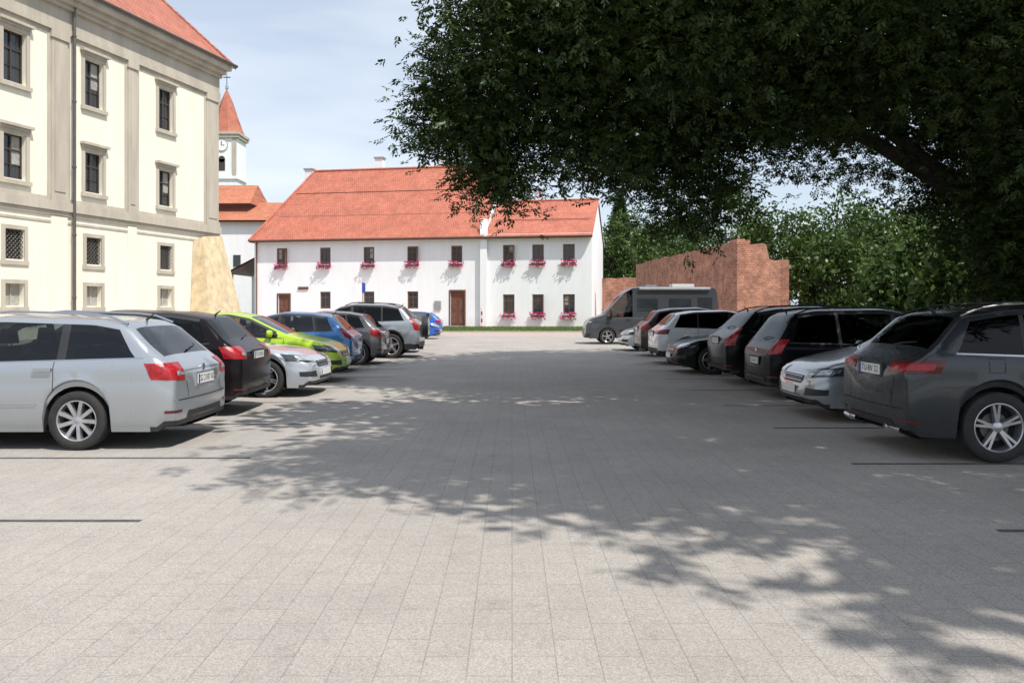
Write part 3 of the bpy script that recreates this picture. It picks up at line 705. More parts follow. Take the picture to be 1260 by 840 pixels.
def bg_tree(x, y, h, r, name="park_tree", nc=110, mat=M_LEAFB, leaf=.36, low=.25):
    e = empty(name, (x, y, 0))
    zc = h * (1 + low) / 2; rz = h * (1 - low) / 2
    C = ell_clumps((0, 0, zc), (r, r, rz), nc, .55)
    for k in range(6):
        a = random.uniform(0, 6.28); zz = random.uniform(-.6, .85)
        C = np.concatenate([C, ell_clumps((math.cos(a) * r * .75 * math.sqrt(1 - zz * zz), math.sin(a) * r * .75 * math.sqrt(1 - zz * zz), zc + zz * rz), (r * .38, r * .38, rz * .25), nc // 9, 0)])
    P, T = clumps_to_points(C, 42, r * .12, .8); n = len(P)
    d = unit(RNG.normal(0, 1, (n, 3)) + np.array([0, 0, -.3])); s = unit(np.cross(d, RNG.normal(0, 1, (n, 3))))
    me = leaf_mesh("foliage", P, d, s, leaf * RNG.uniform(.6, 1.3, n), leaf * .55 * RNG.uniform(.6, 1.3, n), np.clip(T + RNG.normal(0, .12, n), 0, 1), mat)
    obj("foliage", me, e)
    mb = MB(); limbs(mb, (0, 0, 0), (0, 0, h * .6), [(random.uniform(-r, r) * .7, random.uniform(-r, r) * .7, random.uniform(.5, .9) * h) for _ in range(6)], max(.18, h * .022)); mb.build("trunk", e, smooth=True)
def spruce(x, y, h, r):
    e = empty("spruce_tree", (x, y, 0))
    n = 9000
    u = RNG.uniform(0, 1, n) ** .75; z = h * (.06 + .94 * (1 - u)); layer = np.floor(z / (h / 16.)); fr = z / (h / 16.) - layer
    rr = r * (1 - z / h) * (1.15 - .45 * fr) * RNG.uniform(.35, 1.05, n); a = RNG.uniform(0, 2 * math.pi, n)
    rr *= 1 + .25 * np.sin(a * 5 + layer * 1.7)
    P = np.stack([rr * np.cos(a), rr * np.sin(a), z - rr * .18], 1)
    d = unit(np.stack([np.cos(a), np.sin(a), np.full(n, -.45)], 1) + RNG.normal(0, .3, (n, 3))); s = unit(np.cross(d, RNG.normal(0, 1, (n, 3))))
    obj("foliage", leaf_mesh("foliage", P, d, s, RNG.uniform(.4, .9, n), RNG.uniform(.12, .28, n), RNG.uniform(0, 1, n), M_LEAFC), e)
    mb = MB(); mb.tube([(0, 0, 0), (0, 0, h * .5), (0, 0, h * .97)], [h * .02, h * .012, .03], M_BARK, 8); mb.build("trunk", e)
spruce(13.0, 100, 15.6, 3.6)
for (x, y, h, r) in [(1.2, 104, 15.8, 3.0), (10.8, 90, 11.6, 2.6), (14.8, 97, 13.6, 3.4), (17.6, 92, 12.6, 3.6), (21.5, 84, 14.0, 4.6), (14.2, 78, 8.6, 2.6), (20.0, 62, 9.0, 3.4), (24.5, 60, 10.0, 4.0), (29.5, 56, 9.8, 4.6), (35.5, 58, 12.0, 5.0),
                     (19.0, 50, 6.2, 2.6), (24.5, 46, 6.6, 3.2), (29, 44, 7.6, 3.2), (18.2, 38, 4.6, 2.0), (21.5, 33, 5.2, 2.6), (42, 66, 15, 6), (17.0, 30, 4.0, 2.0)]:
    bg_tree(x, y, h, r, low=.12 if h < 8 else .2)
def hedge(name, x0, y0, x1, y1, h, th, n):
    t = RNG.uniform(0, 1, n); P = np.stack([x0 + (x1 - x0) * t + RNG.normal(0, th * .4, n), y0 + (y1 - y0) * t + RNG.normal(0, th * .4, n), RNG.uniform(0, 1, n) ** .8 * h * (1 + .18 * np.sin(t * 31) + .12 * np.sin(t * 77))], 1)
    d = unit(RNG.normal(0, 1, (n, 3))); s = unit(np.cross(d, RNG.normal(0, 1, (n, 3))))
    return obj(name, leaf_mesh(name, P, d, s, RNG.uniform(.2, .5, n), RNG.uniform(.1, .3, n), np.clip(.5 + .4 * np.sin(t * 60) + RNG.normal(0, .15, n), 0, 1), M_LEAFB))
hedge("hedge", 15.0, 26, 30, 30, 2.6, 1.2, 22000)
hedge("distant_trees", -10, 150, 160, 120, 14, 8, 40000)

# ------------------------------------------------------------------ cars
def curve1(pts, Lc, sig=.035):
    x = np.linspace(0, Lc, 600); y = np.interp(x, [a for a, _ in pts], [b for _, b in pts])
    k = int(max(1, sig * 3 / (Lc / 600))); ker = np.exp(-.5 * (np.arange(-k, k + 1) * (Lc / 600) / sig) ** 2); ker /= ker.sum()
    yp = np.pad(y, k, mode='reflect', reflect_type='odd'); ys = np.convolve(yp, ker, 'valid')
    return lambda u: float(np.interp(u, x, ys))
SPECS = {
 'hatch': dict(L=4.02, W=1.74, H=1.46, gc=.20, r=.315, fa=.84, ra=3.36, top=[(0, .60), (.05, .70), (.3, .82), (1.0, .985), (1.1, 1.02), (1.85, 1.37), (2.3, 1.455), (3.0, 1.43), (3.5, 1.35), (3.83, 1.02), (3.95, .93), (4.02, .86)],
   belt=[(0, .80), (1.0, .90), (3.9, 1.0)], A=(1.08, 1.86), R=(3.5, 3.82), G=(1.25, 3.56), seams=[1.12, 2.2, 3.12], pil=[(2.17, 2.25), (3.08, 3.14)], K=.16),
 'suv': dict(L=4.62, W=1.88, H=1.65, gc=.26, r=.365, fa=.92, ra=3.72, top=[(0, .74), (.05, .86), (.3, .99), (1.2, 1.13), (1.32, 1.16), (2.0, 1.56), (2.5, 1.65), (3.5, 1.62), (4.02, 1.54), (4.38, 1.15), (4.5, 1.08), (4.62, .98)],
   belt=[(0, .95), (1.2, 1.02), (4.5, 1.13)], A=(1.28, 2.02), R=(4.04, 4.37), G=(1.45, 4.12), seams=[1.2, 2.42, 3.42], pil=[(2.38, 2.47), (3.38, 3.44)], K=.2),
 'wagon': dict(L=4.77, W=1.82, H=1.51, gc=.20, r=.325, fa=.93, ra=3.68, top=[(0, .6), (.06, .72), (.4, .85), (1.25, .98), (1.38, 1.01), (2.15, 1.42), (2.7, 1.51), (3.8, 1.475), (4.18, 1.41), (4.56, 1.05), (4.68, .97), (4.77, .88)],
   belt=[(0, .80), (1.3, .92), (4.6, 1.01)], A=(1.36, 2.16), R=(4.20, 4.55), G=(1.55, 4.34), seams=[1.25, 2.48, 3.42], pil=[(2.44, 2.54), (3.44, 3.54)], K=.24),
 'sedan': dict(L=4.68, W=1.82, H=1.44, gc=.17, r=.335, fa=.82, ra=3.66, top=[(0, .58), (.06, .68), (.5, .83), (1.45, .96), (1.55, .99), (2.3, 1.36), (2.8, 1.44), (3.4, 1.39), (4.1, 1.07), (4.55, 1.02), (4.68, .92)],
   belt=[(0, .78), (1.4, .88), (4.6, .98)], A=(1.53, 2.3), R=(3.42, 4.08), G=(1.7, 3.75), seams=[1.3, 2.5, 3.4], pil=[(2.46, 2.54), (3.36, 3.42)], K=.0),
 'mpv': dict(L=4.5, W=1.84, H=1.66, gc=.2, r=.325, fa=.9, ra=3.66, top=[(0, .64), (.06, .78), (.3, .92), (.9, 1.06), (1.0, 1.09), (1.9, 1.56), (2.4, 1.65), (3.6, 1.63), (4.05, 1.56), (4.36, 1.06), (4.43, .98), (4.5, .9)],
   belt=[(0, .86), (1.0, .95), (4.4, 1.03)], A=(.98, 1.9), R=(4.07, 4.36), G=(1.15, 4.14), seams=[1.15, 2.3, 3.3], pil=[(2.27, 2.35), (3.27, 3.33)], K=.15),
 'van': dict(L=6.0, W=2.05, H=2.62, gc=.26, r=.345, fa=.96, ra=4.98, top=[(0, .80), (.05, 1.0), (.3, 1.18), (.75, 1.33), (.85, 1.38), (1.5, 2.12), (1.75, 2.38), (2.1, 2.58), (2.6, 2.62), (5.75, 2.60), (5.93, 2.5), (5.99, 2.2), (6.0, 1.6)],
   belt=[(0, 1.0), (.8, 1.2), (5.99, 1.22)], A=(.84, 1.55), R=(7, 8), G=(.95, 2.1), seams=[1.02, 2.12, 3.4], pil=[], K=0, tum=.05),
}
WHEELS = {}
def wheel_mesh(r, ns, style):
    key = (round(r, 3), ns, style)
    if key in WHEELS: return WHEELS[key]
    mb = MB(); n = 44
    rimm = M_RIM
    def lathe(prof, mat):
        k = mb.mi(mat); i0 = len(mb.v)
        for (rr, yy) in prof:
            for j in range(n):
                t = 2 * math.pi * j / n; mb.v.append((rr * math.cos(t), yy, rr * math.sin(t)))
        for q in range(len(prof) - 1):
            for j in range(n):
                a = i0 + q * n + j; b = i0 + q * n + (j + 1) % n
                mb.f.append((a, b, b + n, a + n)); mb.m.append(k)
    R = r * .68
    lathe([(R * .9, -.10), (r * .93, -.108), (r * .985, -.095), (r, -.07), (r, .07), (r * .985, .095), (r * .93, .108), (r * .80, .112), (R * 1.02, .10), (R, .095)], M_TYRE)
    lathe([(R * 1.03, .101), (R, .104), (R * .965, .098), (R * .94, .07), (R * .93, -.06)], rimm)
    lathe([(R * .94, -.02), (.01, -.02)], M_UND)
    lathe([(R * .6, .0), (R * .6, .012), (.03, .012)], M_ZINC)
    hubr = R * .2
    lathe([(hubr * 1.2, .03), (hubr * 1.15, .075), (hubr * .7, .085), (.001, .088)], rimm)
    for s in range(ns):
        a = 2 * math.pi * s / ns + .2
        for off in ((-.13, .13) if style == 'twin' else (0,)):
            c, sn = math.cos(a + off), math.sin(a + off)
            c0, s0 = math.cos(a + off * .4), math.sin(a + off * .4)
            w0 = hubr * (.42 if style == 'twin' else .55); w1 = R * (.07 if style == 'twin' else .13 if ns > 6 else .17)
            r0 = hubr * .8; r1 = R * .965
            P = []
            for (rr, ww, cc, ss, y0, y1) in ((r0, w0, c0, s0, .03, .078), (r1, w1, c, sn, .05, .094)):
                for sg in (-1, 1):
                    for yy in (y0, y1):
                        q = ww * (.75 if yy == y1 else 1)
                        P.append((rr * cc - sg * q * ss, yy, rr * ss + sg * q * cc))
            mb.hexa([P[0], P[2], P[6], P[4], P[1], P[3], P[7], P[5]], rimm)
    me = mb.build("wheel_tmp", None, smooth=True, sharp=.6); md = me.data; bpy.data.objects.remove(me)
    WHEELS[key] = md; return md

def make_car(name, kind, paint, xe, lane_end, side, yc, yaw=0., scale=(1, 1, 1), clad=False, rails=False, spokes=5, style='single', plate=None, tail='std', dark_trim=True, spare=False, roofmat=None, glass=None):
    S = SPECS[kind]; Lc, W, H, gc, r = S['L'], S['W'], S['H'], S['gc'], S['r']
    glass = glass or M_GLASS
    ztop = curve1(S['top'], Lc, .04 if kind != 'van' else .05); beltf = curve1(S['belt'], Lc, .1)
    hw = W / 2; K = S['K']; uG0, uD = S['G']; tum = S.get('tum', .36)
    Ra = r + .055
    def wplan(u):
        f = 1.0
        if u < .55: t = 1 - u / .55; f = .80 + .20 * math.sqrt(max(0, 1 - t * t))
        if u > Lc - .4: t = (u - Lc + .4) / .4; f = .88 + .12 * math.sqrt(max(0, 1 - t * t))
        if kind == 'van' and u > 3: f = 1 - .03 * (1 if u > Lc - .05 else 0)
        f *= 1 - .012 * abs(u / Lc - .5) * 2
        return hw * f
    def kf(u):
        if K == 0: return 0
        if u < uD - .9: return 0
        if u < uD: t = (u - uD + .9) / .9; return K * t * t * (3 - 2 * t)
        return K * max(0, 1 - (u - uD) / (Lc - uD))
    FR = [0, 0, .2, .36, .5, .64, .76, .86, .94, 1.0]
    OFF = [.045, .03, .014, .005, .0, .0, .012, .006, .018, .045]
    RF = [.97, .87, .7, .5, .25, 0]
    def section(u):
        zt = ztop(u); w_ = wplan(u); zb = min(beltf(u), zt - .055)
        zbot = gc + (.06 if u < .12 or u > Lc - .12 else 0)
        for ua in (S['fa'], S['ra']):
            if abs(u - ua) <= Ra + 1e-6: zbot = max(zbot, r + math.sqrt(max(0, Ra * Ra - (u - ua) ** 2)))
        pts = [(u, w_ - .30, gc + .02), (u, w_ - .30, zbot + .02), (u, w_ - OFF[0], zbot), (u, w_ - OFF[1], zbot + .055)]
        zp = zbot + .055
        for i in range(2, 10):
            z = max(gc + FR[i] * (zb - gc), zp + .008); z = min(z, zb + .02 + .001 * i) if i < 9 else max(zb, zp + .004)
            pts.append((u, w_ - OFF[i], z)); zp = z
        zb2 = zp; y0 = w_ - OFF[9]
        for f in (.0, .33, .66, 1.0, 1.3):
            k = kf(u); ue = u - k * min(1, f if f > 0 else .06); zte = ztop(ue); h = max(.02, zte - zb2)
            lo = zb2 + min(.018, .2 * h); hi = zte - min(.095, .5 * h); ra_ = zte - min(.05, .25 * h)
            z = ra_ if f > 1 else lo + (hi - lo) * f
            hh = z - zb2
            y = y0 - tum * hh - (.0 if f <= 1 else .02) - .05 * hh * hh
            if kind == 'van': y = y0 - tum * hh
            y = min(y, y0 - .004)
            pts.append((ue, y, z))
        ur, yr, _ = pts[-1]; zte = ztop(ur); h = max(.02, zte - zb2); ro = min(.05, .25 * h)
        for f in RF: pts.append((ur, yr * f, zte - ro * (f ** 4 if f > 0 else 0) * .9))
        return pts
    st = set(np.round(np.arange(0, Lc + .001, .075), 4)) | {0, .012, .03, .055, Lc, Lc - .012, Lc - .03, Lc - .055, uG0, uD}
    for ua in (S['fa'], S['ra']):
        for t in np.linspace(0, math.pi, 17): st.add(round(ua + Ra * math.cos(t), 4))
        st.add(round(ua - Ra - .004, 4)); st.add(round(ua + Ra + .004, 4))
    keep = set()
    for s_ in S['seams']: keep |= {s_ - .005, s_ + .005}
    for a, b in S['pil']: keep |= {a, b}
    keep |= set(S['A']) | set(x for x in S['R'] if x < Lc)
    st = sorted(x for x in st | keep if 0 <= x <= Lc)
    out = [st[0]]
    for x in st[1:]:
        if x - out[-1] < .0035: continue
        if x not in keep and x - out[-1] < .02 and not any(abs(abs(x - ua) - Ra) < .006 for ua in (S['fa'], S['ra'])) and .06 < x < Lc - .06: continue
        out.append(x)
    if out[-1] != Lc: out[-1] = Lc
    st = out
    secs = [section(u) for u in st]; nh = len(secs[0]); nr = 2 * nh - 1
    V = []; Fc = []; MI = []
    MATS = [paint, glass, M_BLK, M_UND, M_CHR if not dark_trim else M_BLK, roofmat or paint]
    for sc in secs:
        for (x, y, z) in sc: V.append((x - Lc / 2, y, z))
        for (x, y, z) in reversed(sc[:-1]): V.append((x - Lc / 2, -y, z))
    def in_(v, rg): return rg[0] <= v <= rg[1]
    for i in range(len(st) - 1):
        um = (st[i] + st[i + 1]) / 2
        seam = any(abs(um - s_) < .005 for s_ in S['seams']) and st[i + 1] - st[i] < .015
        pill = any(a <= um <= b for a, b in S['pil'])
        for j in range(nr - 1):
            jj = j if j < nh - 1 else nr - 2 - j
            a = i * nr + j; Fc.append((a, a + 1, a + nr + 1, a + nr))
            zt = ztop(um); h = zt - min(beltf(um), zt - .055)
            xm = (secs[i][min(jj, nh - 1)][0] + secs[i + 1][min(jj, nh - 1)][0]) / 2
            if jj < 2: m = 3
            elif jj == 2: m = 2 if (clad or um < .25 or um > Lc - .25) else 0
            elif jj == 3 and clad: m = 2
            elif jj < 11: m = 2 if (seam and jj > 2) else 0
            elif jj == 11: m = 4 if uG0 - .1 < um < uD + .05 else (2 if seam else 0)
            elif jj < 15: m = (2 if pill else 1) if (uG0 < um < uD and h > .13) else 0
            elif jj < 18:
                m = 5 if h > .3 else 0
                if jj == 15 and uG0 < um < uD and h > .2: m = 2 if dark_trim else 5
            else:
                m = 1 if (in_(xm, S['A']) or in_(xm, S['R'])) else (5 if h > .3 else 0)
            MI.append(m)
        Fc.append((i * nr, i * nr + nr, i * nr + nr + nr - 1, i * nr + nr - 1)); MI.append(3)
    PR = [.3, .6, .85, 1, 1, .9, .75, .6, .45, .3, .2, .12, .08, .04, .0]
    cf = [1, .97, .87, .7, .5, .25, 0, -.25, -.5, -.7, -.87, -.97, -1]
    for (idx, sgn, bl) in ((0, -1, .09), (len(st) - 1, 1, .055)):
        sc = secs[idx]; rows = list(range(2, nh - 6)); base = len(V); ncf = len(cf)
        for q, k in enumerate(rows):
            x, y, z = sc[k]
            for f in cf:
                zz = z
                if k == rows[-1] and abs(f) < 1: zz = sc[nh - 6 + RF.index(abs(f))][2]
                V.append((x - Lc / 2 + sgn * bl * (1 - f * f) * PR[min(q, len(PR) - 1)] * (0 if q == len(rows) - 1 else 1), y * f, zz))
        for q in range(len(rows) - 1):
            for c in range(ncf - 1):
                a = base + q * ncf + c
                Fc.append((a, a + 1, a + ncf + 1, a + ncf)); MI.append(2 if q < (3 if clad else 1) else 0)
    me = bpy.data.meshes.new("body"); me.from_pydata(V, [], Fc)
    for m in MATS: me.materials.append(m)
    me.polygons.foreach_set("material_index", MI); me.polygons.foreach_set("use_smooth", [True] * len(Fc))
    bm = bmesh.new(); bm.from_mesh(me); bmesh.ops.remove_doubles(bm, verts=bm.verts, dist=.0008); bmesh.ops.recalc_face_normals(bm, faces=bm.faces)
    bm.faces.ensure_lookup_table(); tf = max(bm.faces, key=lambda f: f.calc_center_median().z)
    if tf.normal.z < 0: bmesh.ops.reverse_faces(bm, faces=bm.faces)
    for e in bm.edges:
        if len(e.link_faces) == 2:
            if e.calc_face_angle(0) > .75: e.smooth = False
    bvh = BVHTree.FromBMesh(bm); bm.to_mesh(me); bm.free()
    xc = (xe - Lc / 2 * scale[0]) if side < 0 else (xe + Lc / 2 * scale[0])
    rot = 0.0
    if (side < 0 and lane_end == 'front') or (side > 0 and lane_end == 'rear'): rot = math.pi
    E = empty(name, (xc, yc, .008), rot + yaw); E.scale = scale
    obj("body", me, E)
    # cabin interior
    it = MB(); zbm = beltf(Lc * .5)
    inx0 = S['A'][0] + .05; inx1 = (S['R'][1] if S['R'][1] < Lc else Lc - .2) - .1
    it.box(inx0 - Lc / 2, inx1 - Lc / 2, -hw + .16, hw - .16, zbm - .42, zbm - .36, M_SEAT)
    it.hexa([(inx0 - Lc / 2, -hw + .18, zbm - .36), (inx0 + .6 - Lc / 2, -hw + .18, zbm - .36), (inx0 + .6 - Lc / 2, hw - .18, zbm - .36), (inx0 - Lc / 2, hw - .18, zbm - .36),
             (inx0 + .02 - Lc / 2, -hw + .18, zbm - .05), (inx0 + .5 - Lc / 2, -hw + .2, zbm - .02), (inx0 + .5 - Lc / 2, hw - .2, zbm - .02), (inx0 + .02 - Lc / 2, hw - .18, zbm - .05)], M_SEAT)
    def seat(xs, yy, wd, top):
        x = xs - Lc / 2; h0 = zbm - .36
        it.hexa([(x - .5, yy - wd, h0), (x, yy - wd, h0), (x, yy + wd, h0), (x - .5, yy + wd, h0), (x - .5, yy - wd, h0 + .16), (x, yy - wd, h0 + .12), (x, yy + wd, h0 + .12), (x - .5, yy + wd, h0 + .16)], M_SEAT)
        it.hexa([(x - .1, yy - wd, h0 + .1), (x + .06, yy - wd, h0 + .1), (x + .06, yy + wd, h0 + .1), (x - .1, yy + wd, h0 + .1), (x + .06, yy - wd * .8, top), (x + .15, yy - wd * .8, top), (x + .15, yy + wd * .8, top), (x + .06, yy + wd * .8, top)], M_SEAT)
    def head(xs, yy, top):
        x = xs - Lc / 2 + .1; it.hexa([(x - .04, yy - .12, top + .03), (x + .06, yy - .12, top + .03), (x + .06, yy + .12, top + .03), (x - .04, yy + .12, top + .03), (x - .03, yy - .09, top + .2), (x + .05, yy - .09, top + .2), (x + .05, yy + .09, top + .2), (x - .03, yy + .09, top + .2)], M_SEAT)
        it.cyl((x + .01, yy - .04, top - .02), (x + .01, yy - .04, top + .05), .008, .008, M_CHR, 5); it.cyl((x + .01, yy + .04, top - .02), (x + .01, yy + .04, top + .05), .008, .008, M_CHR, 5)
    xf = S['A'][1] + .35; xr = xf + .85
    tp = zbm + .18 if kind != 'van' else zbm + .3
    for yy in (-.38, .38): seat(xf, yy, .24, tp); head(xf, yy, tp)
    if kind != 'van':
        seat(xr, 0, hw - .24, tp - .02)
        for yy in (-.38, 0, .38): head(xr, yy, tp - .02)
    it.tube([(inx0 + .62 - Lc / 2, -.38 + .17 * math.cos(t), zbm + .0 + .17 * math.sin(t)) for t in np.linspace(0, 2 * math.pi, 17)], [.015] * 17, M_BLK, 6)
    io = it.build("interior", E)
    bv = io.modifiers.new("bevel", "BEVEL"); bv.width = .03; bv.segments = 2; bv.limit_method = 'ANGLE'
    det = MB()
    def cast(pt, d):
        d = Vector(d).normalized(); h = bvh.ray_cast(Vector(pt) - d * 1.5, d, 4.0)
        return h
    def patch(c4, d, mat, nu=8, nv=5, off=.006):
        c4 = [Vector(c) for c in c4]; g = []
        for a in range(nu + 1):
            row = []
            for b in range(nv + 1):
                s_, t_ = a / nu, b / nv
                q = (c4[0] * (1 - s_) + c4[1] * s_) * (1 - t_) + (c4[3] * (1 - s_) + c4[2] * s_) * t_
                h = cast(q, d)
                if h[0] is None: row.append(None); continue
                nn = h[1] if h[1].dot(Vector(d)) < 0 else -h[1]
                row.append(h[0] + nn * off)
            g.append(row)
        for a in range(nu):
            for b in range(nv):
                q = [g[a][b], g[a + 1][b], g[a + 1][b + 1], g[a][b + 1]]
                if all(v is not None for v in q): det.poly(q, mat)
    X0, X1 = -Lc / 2, Lc / 2
    zbelt_r = beltf(Lc - .3); zbelt_f = beltf(.3)
    for s_ in (1, -1):
        dr = (-1, -s_ * .9, 0); dfv = (1, -s_ * .9, 0)
        if kind == 'van':
            patch([(X1, s_ * .93, .9), (X1 - .12, s_ * hw, .9), (X1 - .12, s_ * hw, 1.6), (X1, s_ * .93, 1.6)], dr, M_RED)
        elif tail == 'tall':
            patch([(X1, s_ * hw * .78, .82), (X1 - .12, s_ * hw, .84), (X1 - .24, s_ * hw, zbelt_r + .07), (X1 - .1, s_ * hw * .84, zbelt_r + .06)], dr, M_RED)
        elif tail == 'wide':
            patch([(X1, s_ * hw * .45, zbelt_r - .22), (X1 - .28, s_ * hw, zbelt_r - .20), (X1 - .34, s_ * hw, zbelt_r - .06), (X1 - .04, s_ * hw * .42, zbelt_r - .10)], dr, M_REDD, 12, 4)
            patch([(X1, s_ * hw * .50, zbelt_r - .19), (X1 - .20, s_ * hw, zbelt_r - .17), (X1 - .24, s_ * hw, zbelt_r - .10), (X1 - .04, s_ * hw * .48, zbelt_r - .13)], dr, M_RED, 12, 3, .010)
        else:
            z0 = zbelt_r - .25
            patch([(X1, s_ * hw * .62, z0), (X1 - .22, s_ * hw, z0 + .02), (X1 - .30, s_ * hw, z0 + .2), (X1 - .06, s_ * hw * .62, z0 + .2)], dr, M_RED, 10, 5)
            patch([(X1, s_ * hw * .66, z0 + .06), (X1 - .02, s_ * hw * .82, z0 + .06), (X1 - .03, s_ * hw * .82, z0 + .10), (X1 - .02, s_ * hw * .66, z0 + .10)], dr, M_LENS, 5, 2, .010)
        zf = (.62 if kind in ('hatch', 'sedan', 'wagon') else .70 if kind == 'mpv' else .80 if kind == 'suv' else .92)
        patch([(X0, s_ * hw * .52, zf - .02), (X0 + .42, s_ * hw, zf + .04), (X0 + .5, s_ * hw, zf + .16), (X0 + .1, s_ * hw * .56, zf + .11)], dfv, M_LENSD, 12, 5)
        patch([(X0, s_ * hw * .62, zf + .02), (X0 + .2, s_ * hw * .95, zf + .05), (X0 + .26, s_ * hw * .95, zf + .12), (X0 + .06, s_ * hw * .62, zf + .09)], dfv, M_LENS, 8, 3, .010)
        patch([(X0, s_ * hw * .55, .36), (X0 + .18, s_ * hw * .95, .38), (X0 + .2, s_ * hw * .95, .46), (X0, s_ * hw * .6, .47)], dfv, M_BLK, 6, 3)
        if kind != 'van': patch([(X1, s_ * hw * .72, .40), (X1 - .1, s_ * hw * .95, .40), (X1 - .1, s_ * hw * .95, .43), (X1, s_ * hw * .72, .43)], dr, M_REDD, 4, 1)
        for hx in ([2.05, 2.98] if kind != 'van' else [2.0]):
            hx2 = hx + {'hatch': 0, 'suv': .28, 'wagon': .33, 'sedan': .3, 'mpv': .15, 'van': -.1}[kind]
            zz = beltf(hx2) - .085; h = cast((hx2 - Lc / 2, s_ * hw, zz), (0, -s_, 0))
            if h[0]:
                c = h[0]; det.box(c.x - .10, c.x + .10, min(c.y, c.y + s_ * .035), max(c.y, c.y + s_ * .035), zz - .016, zz + .016, M_CHR if not dark_trim else paint)
        if s_ > 0 and kind != 'van':
            fx = S['ra'] + .02 - Lc / 2; fz = beltf(S['ra']) - .10
            for (a_, b_, c_, d_) in ((fx - .08, fx + .08, fz - .075, fz - .071), (fx - .08, fx + .08, fz + .071, fz + .075), (fx - .082, fx - .078, fz - .07, fz + .07), (fx + .078, fx + .082, fz - .07, fz + .07)):
                patch([(a_, s_ * hw, c_), (b_, s_ * hw, c_), (b_, s_ * hw, d_), (a_, s_ * hw, d_)], (0, -s_, 0), M_UND, 3, 3, .003)
        um = S['A'][0] + .33; zb = beltf(um)
        yb = hw - .06; det.cyl((um - Lc / 2, s_ * (yb - .06), zb + .04), (um - Lc / 2, s_ * (yb + .08), zb + .07), .025, .03, M_BLK, 8)
        mm = MB()
        cxm, cym, czm = um - Lc / 2 - .02, s_ * (yb + .14), zb + (.10 if kind != 'van' else .2); sz = (.075, .11, .075) if kind != 'van' else (.08, .12, .2)
        for a in range(8):
            for b in range(12):
                q = []
                for (aa, bb) in ((a, b), (a + 1, b), (a + 1, b + 1), (a, b + 1)):
                    th_ = math.pi * aa / 8; ph = 2 * math.pi * bb / 12
                    v = Vector((math.sin(th_) * math.cos(ph), math.sin(th_) * math.sin(ph), math.cos(th_)))
                    v = Vector([math.copysign(abs(c) ** .7, c) for c in v])
                    if v.x > .35: v.x = .35
                    q.append((cxm + v.x * sz[0], cym + v.y * sz[1], czm + v.z * sz[2]))
                mm.poly(q, paint if kind != 'van' else M_BLK)
        mo = mm.build("mirror", E, smooth=True)
        bm2 = bmesh.new(); bm2.from_mesh(mo.data); bmesh.ops.remove_doubles(bm2, verts=bm2.verts, dist=.0005); bmesh.ops.recalc_face_normals(bm2, faces=bm2.faces); bm2.to_mesh(mo.data); bm2.free()
        if rails:
            xs = np.linspace(S['A'][1] + .15, S['R'][0] - .05, 9); pts = []
            for k, u in enumerate(xs):
                zt = ztop(u); pts.append((u - Lc / 2, s_ * (hw - .045 - tum * (zt - beltf(u)) - .08), zt + (.025 if 0 < k < 8 else -.02)))
            det.tube(pts, [.014] * 9, rails, 8)
        if kind in ('wagon', 'mpv'): patch([(-Lc / 2 + S['fa'] + .45, s_ * hw, .47), (-Lc / 2 + S['ra'] - .45, s_ * hw, .49), (-Lc / 2 + S['ra'] - .45, s_ * hw, .505), (-Lc / 2 + S['fa'] + .45, s_ * hw, .485)], (0, -s_, 0), M_CHR if kind == 'wagon' else M_BLK, 10, 1, .01)
    zpr = {'wagon': .74, 'hatch': .62, 'suv': .92, 'sedan': .6, 'mpv': .68, 'van': .6}[kind]
    h = cast((X1, 0, zpr), (-1, 0, 0))
    if h[0]:
        xx = h[0].x
        det.box(xx - .02, xx + .012, -.31, .31, zpr - .085, zpr + .085, M_BLK if kind == 'suv' else paint)
        det.box(xx + .012, xx + .020, -.26, .26, zpr - .056, zpr + .056, M_PLATE); det.box(xx + .0201, xx + .0215, -.26, -.22, zpr - .055, zpr + .055, M_PBLUE)
        if plate:
            tcv = bpy.data.curves.new("plate_text", 'FONT'); tcv.body = plate; tcv.size = .105; tcv.align_x = 'CENTER'; tcv.align_y = 'CENTER'; tcv.materials.append(M_INK)
            to = bpy.data.objects.new("plate_text", tcv); COL.objects.link(to); to.parent = E; to.location = (xx + .0222, .015, zpr); to.rotation_euler = (math.pi / 2, 0, math.pi / 2)
    zpf = .43 if kind in ('hatch', 'wagon', 'sedan') else .5
    h = cast((X0, 0, zpf), (1, 0, 0))
    if h[0]:
        xx = h[0].x; det.box(xx - .022, xx - .006, -.26, .26, zpf - .056, zpf + .056, M_PLATE)
    patch([(X0, -hw * .40, zpf + .09), (X0, hw * .40, zpf + .09), (X0, hw * .46, zpf + .20), (X0, -hw * .46, zpf + .20)], (1, 0, 0), M_BLK, 10, 3)
    patch([(X0, -hw * .5, .27), (X0, hw * .5, .27), (X0, hw * .45, .365), (X0, -hw * .45, .365)], (1, 0, 0), M_BLK, 10, 2)
    for k in range(3):
        z = zpf + .115 + k * .03; patch([(X0, -hw * .40, z), (X0, hw * .40, z), (X0, hw * .41, z + .007), (X0, -hw * .41, z + .007)], (1, 0, 0), M_CHR, 10, 1, .012)
    if kind not in ('sedan', 'van'):
        zw = zbelt_r + .06; h = cast((X1, 0, zw), (-1, 0, 0)); h2 = cast((X1, .42, zw + .05), (-1, 0, 0))
        if h[0] and h2[0]: det.tube([h[0] + Vector((.025, 0, 0)), (h[0] + h2[0]) / 2 + Vector((.03, 0, .01)), h2[0] + Vector((.02, 0, 0))], [.012, .008, .006], M_BLK, 6)
        for s_ in (1, -1):
            patch([(X1, s_ * hw * .56 - .003, .56), (X1, s_ * hw * .56 + .004, .56), (X1, s_ * hw * .60 + .004, zbelt_r - .26), (X1, s_ * hw * .60 - .003, zbelt_r - .26)], (-1, 0, 0), M_UND, 1, 6, .004)
